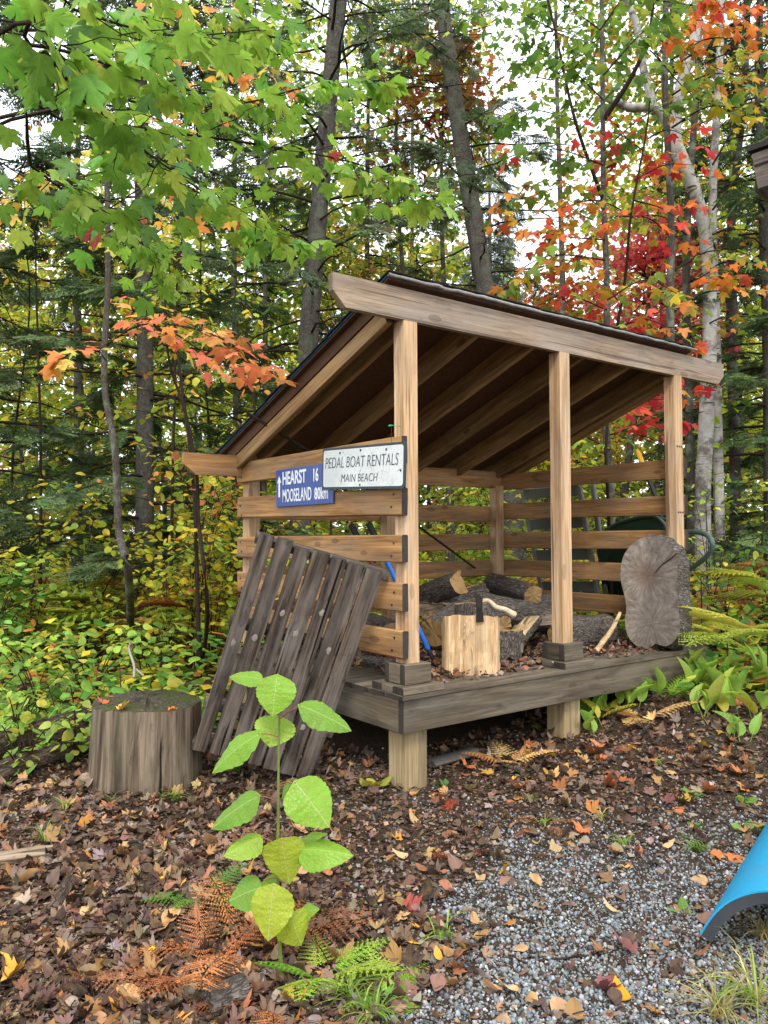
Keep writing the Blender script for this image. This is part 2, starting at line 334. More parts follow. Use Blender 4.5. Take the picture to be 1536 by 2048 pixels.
OVATE = [(0, 0), (.20, .03), (.34, .15), (.41, .32), (.38, .52), (.27, .73), (.13, .89), (0, 1)]
ROUND = [(0, .02), (.22, 0), (.40, .12), (.48, .34), (.45, .56), (.32, .77), (.15, .91), (0, 1)]
LANCE = [(0, 0), (.08, .1), (.15, .3), (.165, .5), (.12, .75), (.05, .92), (0, 1)]
OAK = [(0, 0), (.10, .12), (.22, .22), (.10, .34), (.32, .52), (.13, .58), (.28, .78), (.10, .80), (0, 1)]
def serr(half, amp=.02, k=3):
    o = []
    for (a, b) in zip(half[:-1], half[1:]):
        for j in range(k):
            t = j/k; x = a[0]+(b[0]-a[0])*t; y = a[1]+(b[1]-a[1])*t
            s = 1+(amp/.3 if j % 2 else -amp/.6); o.append((x*s if x > .02 else x, y))
    return o+[half[-1]]
T_MAPLE = [fan(MAPLE, f, c, .3, tw, wv) for f, c, tw, wv in ((.15, .2, .1, 0), (.35, .3, -.15, .02), (-.1, .35, .2, .03), (.5, .1, 0, .02))]
T_MAPS = [fan(MAPLE_S, f, c, .3, tw) for f, c, tw in ((.15, .2, .1), (.4, .3, -.2), (-.1, .3, .2))]
T_OVATE = [fan(OVATE, f, c, .35, tw, .01) for f, c, tw in ((.2, .2, .1), (.4, .3, -.2), (.05, .4, .2))]
T_ROUND = [fan(ROUND, f, c, .35, tw, .01) for f, c, tw in ((.2, .2, .1), (.4, .2, -.2), (.05, .3, .2))]
T_DRYM = [fan(MAPLE, f, c, .3, tw, wv) for f, c, tw, wv in ((.9, .5, .5, .12), (-.7, -.6, .4, .1), (-.3, -1.0, -.5, .12), (.2, .3, .2, .06), (-1.2, .4, .6, .15))]
T_DRYO = [fan(OVATE, f, c, .35, tw, wv) for f, c, tw, wv in ((-1.0, -.7, .5, .05), (-.6, .9, .6, .1), (-.2, -1.2, -.5, .05), (.2, .3, .2, .04))]
T_FLATD = [fan(MAPLE, .25, .3, .3, .1, .07), fan(OVATE, .15, -.2, .35, .2, .04), fan(MAPLE, -.12, .15, .3, .15, .05)]
T_DIA = [(np.array([(0, 0, 0), (.36, .42, -.08), (0, 1, -.12), (-.36, .42, -.1)]), np.array([(0, 1, 2), (0, 2, 3)])),
         (np.array([(0, 0, 0), (.42, .5, -.16), (.02, 1, 0), (-.36, .45, .03)]), np.array([(0, 1, 2), (0, 2, 3)]))]
def rots(dirs, nrm):
    y = unit(dirs); z = unit(nrm-(nrm*y).sum(1, keepdims=True)*y); x = np.cross(y, z); return np.stack([x, y, z], -1)
def scatter(name, tmpls, pos, dirs, nrm, size, col, mats, vcol=None, wscale=1.0):
    pos = np.asarray(pos, float); n = len(pos); R = rots(np.asarray(dirs, float), np.asarray(nrm, float)); size = np.broadcast_to(size, n)
    which = rng.integers(0, len(tmpls), n); vs_, fs, cs, ls, off = [], [], [], [], 0
    for k, (tv, tf) in enumerate(tmpls):
        i = np.where(which == k)[0]
        if not len(i): continue
        t2 = tv*np.array([wscale, 1, 1]) if np.isscalar(wscale) else tv
        v = np.einsum('nij,kj->nki', R[i], t2)*size[i][:, None, None]+pos[i][:, None, :]
        vs_.append(v.reshape(-1, 3)); fs.append((tf[None]+(np.arange(len(i))*len(tv))[:, None, None]).reshape(-1, 3)+off)
        cs.append(np.repeat(np.asarray(col)[i], len(tv), 0)*np.clip(1+rng.normal(0, .16, (len(i)*len(tv), 1)), .5, 1.6)); ls.append(np.tile(tv, (len(i), 1))); off += len(i)*len(tv)
    return mesh(name, np.concatenate(vs_), np.concatenate(fs), mats, col=np.concatenate(cs), lp=np.concatenate(ls))
def pal(names, n, jit=.18, k=1.0, wts=None):
    c = np.array([S(h, k) for h in names]); i = rng.choice(len(c), n, p=None if wts is None else np.array(wts)/sum(wts))
    return np.clip(c[i]*(1+rng.normal(0, jit, (n, 1)))*(1+rng.normal(0, jit*.3, (n, 3))), .003, 1)
_var = {}
def leaf_mesh(kind, tmpls, hexes, mats, nvar=10, k=1.0):   # a few shared leaf meshes for leaf objects
    key = (kind, tuple(hexes))
    if key not in _var:
        l = []
        for i in range(nvar):
            tv, tf = tmpls[i % len(tmpls)]; c = pal([hexes[i % len(hexes)]], 1, .15, k)
            l.append(mesh(kind, tv, tf, mats, col=np.repeat(c, len(tv), 0)*np.clip(1+rng.normal(0, .14, (len(tv), 1)), .5, 1.5), lp=tv, smooth=False))
        _var[key] = l
    return _var[key][rng.integers(nvar)]
def leaf_objs(parent, name, kind, tmpls, hexes, mats, pos, dirs, nrm, size, k=1.0, nvar=10):
    R = rots(np.asarray(dirs, float), np.asarray(nrm, float)); size = np.broadcast_to(size, len(pos))
    for p, r, s in zip(pos, R, size):
        M = Matrix.Identity(4)
        for i in range(3):
            for j in range(3): M[i][j] = r[i, j]*s
            M[i][3] = p[i]
        obj(name, leaf_mesh(kind, tmpls, hexes, mats, nvar, k), parent, M)

# ------------------------------------------------------------------ ground
def soil_mat():
    m, nt, b = mat('forest_soil', .95, .15); g = N(nt, 'NewGeometry'); p = g.outputs['Position']
    n1 = noise(nt, p, 14, 6, .7); n2 = noise(nt, p, 90, 4, .7); n3 = noise(nt, p, 1.3, 3, .5)
    c = ramp(nt, n1, [(.3, S('2b211b', .8)), (.5, S('4a392c', .8)), (.7, S('6a5340', .8))])
    c = mixc(nt, .5, c, ramp(nt, n2, [(.3, S('2a2019', .7)), (.55, S('5c4a3c', .8)), (.75, S('96836f', .8))]))
    c = mixc(nt, ramp(nt, n3, [(.45, (0, 0, 0)), (.7, (.5, .5, .5))]), c, S('5b5648', .8))
    nt.links.new(c, b.inputs['Base Color']); bump(nt, b, math_(nt, 'ADD', n1, n2), 1, .02); return m
M_SOIL = soil_mat()
def axis(c, near, step, far):
    a = np.arange(-near, near+1e-6, step); o = []; s = step; x = near
    while x < far: s *= 1.25; x += s; o.append(x)
    return np.concatenate([c-np.array(o)[::-1], c+a, c+np.array(o)])
gx, gy = axis(-.5, 5, .12, 600), axis(.5, 5, .12, 600); XX, YY = np.meshgrid(gx, gy, indexing='ij')
ZZ = G(XX, YY); ny = len(gy); ii, jj = np.meshgrid(np.arange(len(gx)-1), np.arange(ny-1), indexing='ij')
a = (ii*ny+jj).ravel(); GF = np.stack([a, a+ny, a+ny+1, a+1], -1)
ground = obj('ground', mesh('ground', np.stack([XX, YY, ZZ], -1).reshape(-1, 3), GF, M_SOIL, smooth=True), kind='structure')

# ------------------------------------------------------------------ the shed
s_, D_, h_ = 1.1964, 1.7509, .0445
shed = thing('wood_shed', (0, 0, float(G(0, 0))), 'open timber wood shed with slanted roof and slatted sides', 'shed')
FX = [0, s_, 2*s_]; SK = .135; DT = -.138
for x in FX:                                              # posts with base trim
    board('post', (x, 0, DT), (x, 0, 1.757), .089, .089, (1, 0, 0), M_POST, shed)
for x in FX: board('post', (x, D_, DT), (x, D_, 1.08), .089, .089, (1, 0, 0), M_POST, shed)
def basebox(x):
    for hw, z0, z1, t in ((.085, -.1, 0, .039), (.132, DT, -.101, .085)):
        zc, hh = (z0+z1)/2, z1-z0; q = hw-t/2
        board('post_base', (x-hw, -q, zc), (x+hw, -q, zc), t, hh, (0, 0, 1), M_DECK, shed)
        board('post_base', (x-hw+.001, q, zc), (x+hw-.001, q, zc), t, hh-.002, (0, 0, 1), M_DECK, shed)
        for sx in (-1, 1): board('post_base', (x+sx*q, -hw+t+.001, zc), (x+sx*q, hw-t-.001, zc), t, hh-.001, (0, 0, 1), M_DECK, shed)
for x in FX: basebox(x)
xa, xb, ya, yb = -SK, 2*s_+SK, -SK, D_+SK
board('skirt_board', (xa, ya+.019, -.2425), (xb, ya+.019, -.2425), .038, .165, (0, 0, 1), M_DECK, shed)
board('skirt_board', (xa, yb-.019, -.2425), (xb, yb-.019, -.2425), .038, .165, (0, 0, 1), M_DECK, shed)
for x in (xa+.0185, xb-.0185): board('skirt_board', (x, ya+.039, -.242), (x, yb-.039, -.242), .036, .164, (0, 0, 1), M_DECK, shed)
nb = 14; bw = (yb-ya+.02)/nb
for i in range(nb): board('deck_board', (xa-.008, ya-.01+bw*(i+.5), -.149), (xb+.008, ya-.01+bw*(i+.5), -.149), bw-.005, .022, (0, 0, 1), M_DECK, shed, .003)
for x in (0, s_, 2*s_):
    for y in (0, D_):
        zz = float(G(x, y))
        if zz < -.3: board('leg', (x-.01, y-.01, zz-.12), (x-.01, y-.01, -.17), .142, .142, (1, 0, 0), M_LEG, shed, .006)
# beams with their lower corners cut
def beam(name, x0, x1, y, z0, z1, cut, mats):
    L = x1-x0; hh = (z1-z0); c = [(-L/2, hh/2), (L/2, hh/2), (L/2, 0.0-.01), (L/2-cut, -hh/2), (-L/2+cut, -hh/2), (-L/2, -.005)]
    mb = MB(); v = [(x, -.019, z) for x, z in c]+[(x, .019, z) for x, z in c]
    mb.add(v, [tuple(range(6))[::-1], tuple(range(6, 12))]+[(0, 1, 7, 6), (4, 3, 9, 10)][:0])
    mb.add(v, [(0, 1, 7, 6), (3, 4, 10, 9)]); mb.add(v, [(1, 2, 8, 7), (2, 3, 9, 8), (4, 5, 11, 10), (5, 0, 6, 11)], 1)
    me = mb.build(name, mats); o = obj(name, me, shed, T(((x0+x1)/2, y, (z0+z1)/2))); return o
beam('front_beam', -.478, 2.985, -h_+.019, 1.756, 1.916, .075, [M_BEAM[0], M_BEAM[0]])
beam('back_beam', -.50, 2.90, D_, 1.062, 1.206, .085, [M_RAIL[0], M_RAIL[0]])
SL = .36; dirr = unit(V(0, 1, -SL)); nrm_r = unit(V(0, SL, 1))
def rafter(x, zb0, dep, y0, y1, mats, wd=.038):           # zb0: height of the underside at y = 0
    q = nrm_r*dep/2
    A = V(x, y0, zb0-SL*y0)+q; B = V(x, y1, zb0-SL*y1)+q
    board('rafter', A, B, wd, dep, nrm_r, mats, shed)
rafter(-.103, 1.738, .089, .0, 1.80, M_RAFT)
for i in range(6): rafter(.10+i*(2*s_-.06)/5.0-.04, 1.775, .138, .0, 1.87, M_RAFT)
rafter(2*s_+.103, 1.738, .089, .0, 1.80, M_RAFT)
def slab(name, x0, x1, y0, y1, zb, th, mats, parent=shed):
    v = []
    for x in (x0, x1):
        for y in (y0, y1):
            for t in (0, th): v.append((x, y, zb-SL*y+t))
    f = [(0, 2, 6, 4), (1, 5, 7, 3), (0, 4, 5, 1), (2, 3, 7, 6), (0, 1, 3, 2), (4, 6, 7, 5)]
    return obj(name, mesh(name, v, f, mats), parent)
ZR = 1.923
deck = slab('roof_sheet', -.15, 2*s_+.15, -.05, 1.93, ZR, .013, M_OSB)
for sx in (-.148, 2*s_+.098): slab('gable_strip', sx+.03, sx+.05, .0, 1.90, ZR-.075, .074, M_OSB)
slab('underlay', -.157, 2*s_+.157, -.056, 1.94, ZR+.014, .006, M_UNDER, deck)
ncs = 14; yy = np.linspace(-.075, 1.95, ncs+1)
for i in range(ncs):                                      # shingle courses in separate tabs, each course lapping the next
    x = -.175+(.15 if i % 2 else 0)-.15; ln = yy[i+1]-yy[i]
    while x < 2*s_+.17:
        a, b = max(x, -.172)+.004, min(x+.32, 2*s_+.172)-.004
        if b-a > .02:
            j = rng.normal(0, .002); v = [(xx, y, ZR+zz-SL*y+j) for xx in (a, b) for y, zz in ((yy[i]-.004, .0215), (yy[i]-.004, .0265), (yy[i+1]+.02, .028), (yy[i+1]+.02, .034))]
            v = np.array(v); f = [(0, 1, 3, 2), (4, 6, 7, 5), (0, 4, 5, 1), (2, 3, 7, 6), (1, 5, 7, 3), (0, 2, 6, 4)]
            obj('shingle', mesh('shingle', v, f, M_SHIN), deck)
        x += .32
ridge = [(x, -.083+rng.normal(0, .0015), ZR+.030+rng.normal(0, .0015)) for x in np.linspace(-.17, 2*s_+.17, 60)]
obj('roof_edge_strip', tubes('roof_edge_strip', [(np.array(ridge), .009)], plain('flaking_edge', S('8a8580'), .9, .2, .7, 60, bst=.8), 6, .15), deck)
# rails
LX = -h_-.0195
for zl, zr in ((1.160, 1.154), (.920, .890), (.645, .652), (.405, .405), (.172, .168)):
    board('side_rail', (LX, -.066, zr-.07), (LX, D_+.05, zl-.07), .038, .141, (0, 0, 1), M_RAIL, shed, .006)
RX = 2*s_+h_+.0195
for z in (1.185, .926, .6725, .43, .185):
    board('side_rail', (RX, -.05, z-.07+rng.normal(0, .004)), (RX, D_+.05, z-.07), .038, .139, (0, 0, 1), M_RAIL, shed, .006)
for z in (.905, .656, .43, .19):
    board('back_rail', (-h_, D_+h_+.0195, z-.07), (2*s_+h_, D_+h_+.0195, z-.07+rng.normal(0, .004)), .038, .139, (0, 0, 1), M_RAIL, shed, .006)
# nail heads
nv, nf = tube([(0, 0, 0), (.003, 0, 0)], [.0062, .0062], 8); M_NAIL = plain('nail_steel', S('3b3733'), .5, .5, .2, 30, .6, 0)
nail = mesh('nail', np.vstack([nv, [(.003, 0, 0)]]), [tuple(q) for q in nf]+[(8+i, 8+(i+1) % 8, 16) for i in range(8)], M_NAIL)
for z in (1.09, .83, .58, .33, .10):
    for dy, dz in ((0, .03), (.02, -.035)):
        obj('nail', nail, shed, T((LX-.0205, D_-dy, z+dz)) @ Matrix.Rotation(math.pi, 4, 'Z')); obj('nail', nail, shed, T((LX-.0205, .0+dy, z+dz)) @ Matrix.Rotation(math.pi, 4, 'Z'))
for x in FX[2:]:
    for dx in (-.025, 0, .025):
        for z in (1.16, .70): obj('nail', nail, shed, T((x+dx, -h_-.001, z+.1)) @ Matrix.Rotation(-math.pi/2, 4, 'Z'))

# ------------------------------------------------------------------ signs
def text(body, size, mt, parent, M, xs=1.0, shear=0.0, offset=0.0, ext=.0006, name='lettering'):
    cu = bpy.data.curves.new('t', 'FONT'); cu.body = body; cu.size = size; cu.shear = shear; cu.offset = offset; cu.extrude = ext; cu.align_x = 'LEFT'; cu.resolution_u = 4
    o = bpy.data.objects.new('t', cu); COL.objects.link(o); bpy.context.view_layer.update()
    me = bpy.data.meshes.new_from_object(o.evaluated_get(bpy.context.evaluated_depsgraph_get())); bpy.data.objects.remove(o)
    n = len(me.vertices); c = np.zeros(n*3); me.vertices.foreach_get('co', c); c = c.reshape(-1, 3)
    wdt = c[:, 0].max()-c[:, 0].min(); c[:, 0] -= c[:, 0].min()
    c[:, 0] *= xs/wdt; me.vertices.foreach_set('co', c.ravel()); me.materials.clear(); me.materials.append(mt)
    return obj(name, me, parent, M)
def signM(px0, px1, xpl):                                  # sign frame: local x runs along -Y of the world, local z faces -X
    p0, p1 = pl(*px0, (1, 0, 0), xpl), pl(*px1, (1, 0, 0), xpl)
    x = unit(p1-p0); z = V(-1, 0, 0); z = unit(z-(z@x)*x); y = np.cross(z, x); M = Matrix.Identity(4)
    for i in range(3): M[i][0], M[i][1], M[i][2], M[i][3] = x[i], y[i], z[i], p0[i]
    return M, np.linalg.norm(p1-p0)
def plate(L, H, t, r=.0, k=5):
    o = []
    for cx, cy, a0 in ((L-r, r, -90), (L-r, H-r, 0), (r, H-r, 90), (r, r, 180)):
        for a in np.linspace(a0, a0+90, k if r else 1): o.append((cx+r*math.cos(math.radians(a)), cy+r*math.sin(math.radians(a))))
    n = len(o); v = [(x, y, 0) for x, y in o]+[(x, y, t) for x, y in o]
    return v, [tuple(range(n))[::-1], tuple(range(n, 2*n))]+[(i, (i+1) % n, (i+1) % n+n, i+n) for i in range(n)]
M_BLUE = plain('blue_sign_paint', S('0d3a8c'), .35, .5, .12, 12); M_WPAINT = plain('white_letter_paint', S('e8eaec'), .4, .4, .05, 30)
def crackmat():
    m, nt, b = mat('cracked_white_paint', .55, .35); tc = N(nt, 'TexCoord'); vo = N(nt, 'TexVoronoi', Scale=26.0); vo.feature = 'DISTANCE_TO_EDGE'
    nt.links.new(tc.outputs['Object'], vo.inputs['Vector']); n = noise(nt, tc.outputs['Object'], 9, 4)
    ck = math_(nt, 'MULTIPLY', math_(nt, 'LESS_THAN', vo.outputs['Distance'], .025), ramp(nt, n, [(.42, (0, 0, 0)), (.6, (1, 1, 1))]))
    c = ramp(nt, noise(nt, tc.outputs['Object'], 5, 5), [(.3, S('c3c6c4')), (.7, S('dfe2e0'))])
    nt.links.new(mixc(nt, math_(nt, 'MULTIPLY', ck, .6), c, S('8b8a80')), b.inputs['Base Color']); return m
M_WSIGN = crackmat(); M_DKG = plain('dark_sign_paint', S('23343a'), .5, .4, .15, 20)
Mb, Lb = signM((554, 1014), (668, 1006), -.0895); Hb = .232
bs = obj('distance_sign', mesh('distance_sign', *plate(Lb, Hb, .005), M_BLUE), None, Mb, label='blue rectangular road sign with white arrow and town distances on shed rail', cat='sign')
Tl = lambda x, y, z: Matrix.Translation((x, y, z))
text('HEARST', .112, M_WPAINT, bs, Mb @ Tl(.085, .137, .0062), .285, 0, .0025)
text('MOOSELAND', .112, M_WPAINT, bs, Mb @ Tl(.085, .028, .0062), .345, 0, .0012)
text('16', .105, M_WPAINT, bs, Mb @ Tl(.455, .137, .0062), .055, 0, .0025)
text('80km', .095, M_WPAINT, bs, Mb @ Tl(.465, .03, .0062), .15, 0, .0022)
av = [(.03, .06), (.05, .06), (.05, .15), (.066, .15), (.04, .195), (.014, .15), (.03, .15)]
obj('arrow', mesh('arrow', [(x, y, .006) for x, y in av], [tuple(range(7))], M_WPAINT), bs, Mb)
Mw, Lw = signM((647, 979), (812, 977), -.1145); Hw = .232
wsn = obj('rental_sign', mesh('rental_sign', *plate(Lw, Hw, .010, .012), M_DKG), None, Mw, label='cracked white PEDAL BOAT RENTALS plate with dark green edge', cat='sign')
v, f = plate(Lw-.026, Hw-.026, .0012, .016); obj('face', mesh('face', v, f, M_WSIGN), wsn, Mw @ Tl(.013, .013, .0102))
text('PEDAL BOAT RENTALS', .088, M_DKG, wsn, Mw @ Tl(.035, .118, .0122), Lw-.085, .12, -.0012)
text('MAIN BEACH', .062, M_DKG, wsn, Mw @ Tl(.20, .04, .0122), .34, .12, -.0008)
sv_, sf_ = tube([(0, 0, 0), (0, 0, .003)], [.006, .006], 8)
scr = mesh('screw', np.vstack([sv_, [(0, 0, .003)]]), [tuple(q) for q in sf_]+[(8+i, 8+(i+1) % 8, 16) for i in range(8)], M_NAIL)
for x, y in ((Lw*.5, .022), (Lw*.5, Hw-.025), (Lw*.24, .2), (Lw*.96, .09), (Lw*.8, .2)): obj('screw', scr, wsn, Mw @ Tl(x, y, .0118))

# ------------------------------------------------------------------ pallet leaning on the side rails
Br, Tr = V(-.31, .44, float(G(-.31, .44))-.01), V(-.135, .02, .475); sdir = unit(Tr-Br); Lp = np.linalg.norm(Tr-Br)
r0 = ray(515, 1068); tl_d = ((Tr-CAM)@sdir)/(r0@sdir); Tleft = CAM+r0*tl_d; wdir = unit(Tleft-Tr); Wp = np.linalg.norm(Tleft-Tr)
nrmp = np.cross(sdir, wdir); nrmp = nrmp*np.sign(nrmp@(CAM-Tr))
pal_t = thing('pallet', (Br+Tr)/2*V(1, 1, 0)+V(0, 0, Br[2]), 'weathered dark grey wooden pallet leaning against the shed side', 'pallet')
nsl = 7; pitch = (Wp-.09)/(nsl-1)
for i in range(nsl):
    c = Tr+wdir*(.045+i*pitch); j = rng.normal(0, .008); Le = Lp*(1+.0*i)
    board('slat', c+sdir*(.0+j), c-sdir*(Le-.02-j), (.081+rng.normal(0, .004)), .036, nrmp, M_PAL, pal_t, .004)
for t in (.03, .40, .78, .97):
    c = Tr-sdir*Lp*t-nrmp*.062; board('stringer', c-wdir*.035, c+wdir*Wp, .04, .088, nrmp, M_PAL, pal_t, .004)
M_KNOT = plain('pale_knot', S('8f867c'), .8, .2, .4, 60)
for px, py in ((474, 1287), (512, 1276), (554, 1223), (577, 1265), (637, 1224), (613, 1457), (655, 1300)):
    fp = Tr+nrmp*.0195; v0 = ray(px, py); c = CAM+v0*(((fp-CAM)@nrmp)/(v0@nrmp)); w_i = (c-Tr)@wdir; i_ = round((w_i-.045)/pitch); c = c+wdir*(.045+i_*pitch-w_i)
    an = np.linspace(0, 2*math.pi, 10, endpoint=False); rr = 1+rng.normal(0, .15, 10); kv_ = [c+wdir*math.cos(q)*.012*r_+sdir*math.sin(q)*.019*r_ for q, r_ in zip(an, rr)]+[c+nrmp*.002]
    obj('knot', mesh('knot', kv_, [(j, (j+1) % 10, 10) for j in range(10)], M_KNOT), pal_t)

# ------------------------------------------------------------------ wood inside the shed
DZ = DT+.0
def logmesh(name, L, r, mats, k=22, wob=.05, segs=7, flat=None, ell=1.0, seed=0, bend=0.0, slant=0.0):   # along local X; mats [bark, end]
    q = np.random.default_rng(seed); a = np.linspace(0, 2*math.pi, k, endpoint=False)
    base = 1+wob*(np.sin(2*a+q.uniform(0, 6))+.7*np.sin(3*a+q.uniform(0, 6))+.5*np.sin(5*a+q.uniform(0, 6))); v = []
    for i, x in enumerate(np.linspace(-L/2, L/2, segs)):
        rr = r*base*(1+q.normal(0, wob*.35, k)); y, z = rr*np.cos(a), rr*np.sin(a)*ell
        if flat is not None: y = np.maximum(y, flat*r+q.normal(0, .004, k))
        for yy_, zz_ in zip(y, z): v.append((x+(q.normal(0, .004) if i in (0, segs-1) else 0)-(slant*(yy_/r+.6) if i == segs-1 else 0), yy_, zz_+bend*(x/L*2)**2))
    f = [(i*k+j, (i+1)*k+j, (i+1)*k+(j+1) % k, i*k+(j+1) % k) for i in range(segs-1) for j in range(k)]; mi = [0]*len(f)
    n = len(v); v += [(-L/2, r*.2 if flat is not None else 0, 0), (L/2-slant*.8, r*.2 if flat is not None else 0, 0)]
    f += [(n, j, (j+1) % k) for j in range(k)]+[(n+1, (segs-1)*k+(j+1) % k, (segs-1)*k+j) for j in range(k)]; mi += [1]*2*k
    if flat is not None:
        for t in range((segs-1)*k):
            pts = [v[q_][1] for q_ in f[t]]
            if max(pts) < flat*r+.02: mi[t] = 2
    return mesh(name, v, [tuple(x) for x in f], mats, mi)
def log(name, A, B, r, label, mats=None, group=None, cat='log', up=(0, 0, 1), **k):
    A, B = V(*A), V(*B); mats = mats or [M_BLOG, M_CUT, M_SPLITG]
    return obj(name, logmesh(name, np.linalg.norm(B-A), r, mats, **k), None, T((A+B)/2) @ frame(B-A, V(*up)), label=label, cat=cat, group=group)
# chopping block: split half round with a pale face
cb = pl(950, 1352, (0, 0, 1), DZ); bx_, by_ = cb[0]+.06, cb[1]+.10
tocam = unit((CAM-V(bx_, by_, CAM[2]))*V(1, 1, 0))
block = obj('chopping_block', logmesh('chopping_block', .335, .165, [M_SPLIT, M_CUT, M_SPLIT], 30, .03, 6, -.62, 1.0, 3, 0.0, .055), None,
            T((bx_, by_, DZ+.16)) @ frame(V(.03, .02, 1), np.cross(tocam, V(0, 0, 1))), label='pale split chopping block with a hatchet stuck in its top', cat='chopping block')
M_AXE = plain('axe_steel', S('3d3733'), .55, .5, .4, 30, .7); M_HAFT = wood('axe_haft', S('d8c7ab'), S('c5b08e'), S('a68c68'), S('b0a592'), .4, .15, .1)
SPL = MB()
for i in range(16):
    p = V(rng.uniform(-.02, .16), -.115+rng.normal(0, .006), rng.normal(.0, .03)); q = p+V(rng.normal(-.05, .04), rng.normal(-.012, .008), rng.normal(0, .02))
    n_ = V(0, .0, .004); SPL.add([p-n_, p+n_, q], [(0, 1, 2)])
obj('splinter', SPL.build('splinter', M_SPLIT), block, W[block.name], kind='stuff')
ax_t = thing('hatchet', (bx_-.02, by_, DZ+.33), 'hatchet with pale wooden handle and dark head stuck in chopping block', 'hatchet')
Hd = P(960, 1244, 4.33); Ht = P(958, 1193, 4.33); side = RT0; fwd2 = V(F2[0], F2[1], 0)
hv = []
for p, w0, th in ((Hd, .022, .002), (Hd*.4+Ht*.6, .016, .014), (Ht, .019, .016)):
    for sx, sy in ((-1, -1), (1, -1), (1, 1), (-1, 1)): hv.append(p+side*w0*sx+fwd2*th*sy)
obj('head', mesh('head', hv, [(0, 1, 5, 4), (1, 2, 6, 5), (2, 3, 7, 6), (3, 0, 4, 7), (4, 5, 9, 8), (5, 6, 10, 9), (6, 7, 11, 10), (7, 4, 8, 11), (8, 9, 10, 11), (3, 2, 1, 0)], M_AXE), ax_t)
hp = spline([P(955, 1206, 4.33), P(975, 1201, 4.33), P(992, 1214, 4.32), P(1012, 1220, 4.31), P(1032, 1232, 4.29)], 20)
obj('handle', tubes('handle', [(hp, np.interp(np.linspace(0, 1, len(hp)), [0, .3, .6, .85, .97, 1], [.014, .013, .015, .016, .021, .012]))], M_HAFT, 10), ax_t)
# upright and stacked firewood, set on the deck plane
def dk(x, y): return pl(x, y, (0, 0, 1), DZ)
a = P(957, 1290, 4.85); ua = V(a[0], a[1], DZ)
log('firewood_log', ua, ua+V(0, .02, .36), .125, 'upright dark bark log behind the chopping block', seed=4, up=(1, 0, 0))
a = P(1012, 1290, 4.75); ua = V(a[0], a[1], DZ); log('firewood_log', ua, ua+V(.02, .0, .2), .085, 'short dark bark chunk beside the upright log', seed=5, up=(1, 0, 0))
L_ = [((850, 1190, 5.6), (922, 1164, 5.25), .085, 'split log with pale grey face on top of the firewood heap', -.3, 11),
      ((868, 1265, 5.0), (925, 1225, 5.3), .10, 'grey bark log lying in the heap by the corner post', None, 12),
      ((985, 1165, 6.2), (1066, 1192, 5.6), .075, 'round log with orange cut end lying highest in the heap', None, 13),
      ((960, 1210, 5.5), (1100, 1240, 5.5), .09, 'long grey split log behind the upright log', -.4, 14),
      ((1040, 1225, 5.6), (1120, 1205, 6.0), .085, 'dark cracked log under the orange ended log', None, 15),
      ((1120, 1270, 5.2), (1212, 1262, 5.5), .105, 'rough bark log lying on deck behind the middle post', None, 16),
      ((905, 1240, 5.6), (1010, 1255, 5.3), .08, 'low bark log at the bottom of the heap', None, 17),
      ((848, 1240, 5.9), (935, 1245, 5.9), .10, 'brown log lying against the back rails', None, 18),
      ((740, 1255, 5.0), (790, 1275, 4.7), .10, 'orange brown log showing between side rails and pallet', None, 19),
      ((715, 1335, 4.3), (790, 1345, 4.5), .035, 'pale split stick lying along the deck edge behind the pallet', -.3, 20)]
for A, B, r, lb, fl, sd_ in L_:
    a, b = P(*A), P(*B); lo = min(a[2], b[2])-r; a[2] += max(0, DZ-lo+.002); b[2] += max(0, DZ-lo+.002)
    log('firewood_log', a, b, r, lb, flat=fl, seed=sd_, up=(0, 0, 1) if fl is None else tuple(np.cross(unit(b-a), unit(CAM-a))), wob=.07)
HEAPW = ['against the back left rails', 'beside the brush heap', 'on the middle of the heap', 'under the pale split log', 'behind the chopping block', 'by the back corner post', 'below the orange ended log', 'left of the upright log', 'right of the upright log', 'in front of the long grey log', 'on the deck behind the block', 'near the rough bark log']
for i, (px, py, dd) in enumerate(((852, 1215, 5.5), (870, 1235, 5.2), (905, 1205, 5.5), (890, 1185, 5.7), (935, 1195, 5.6), (985, 1200, 6.1), (1060, 1215, 5.9), (905, 1255, 5.0), (1050, 1255, 5.2), (1075, 1245, 5.4), (1030, 1285, 4.9), (1120, 1240, 5.7))):
    c = P(px, py, dd); az = rng.uniform(0, 3.14); L = rng.uniform(.22, .36); r = rng.uniform(.045, .07); o = V(math.cos(az), math.sin(az), rng.normal(0, .25))*L/2; c[2] = max(c[2], DZ+r+abs(o[2]))
    log('firewood_log', c-o, c+o, r, '%s split firewood piece %s' % (('grey', 'brown', 'pale')[i % 3], HEAPW[i]), mats=[M_BLOG, M_CUT if i % 3 == 2 else M_COOKIE, (M_SPLITG, M_RAFT[0], M_SPLIT)[i % 3]], flat=-.25, seed=60+i, up=tuple(rng.normal(0, 1, 3)), wob=.09)
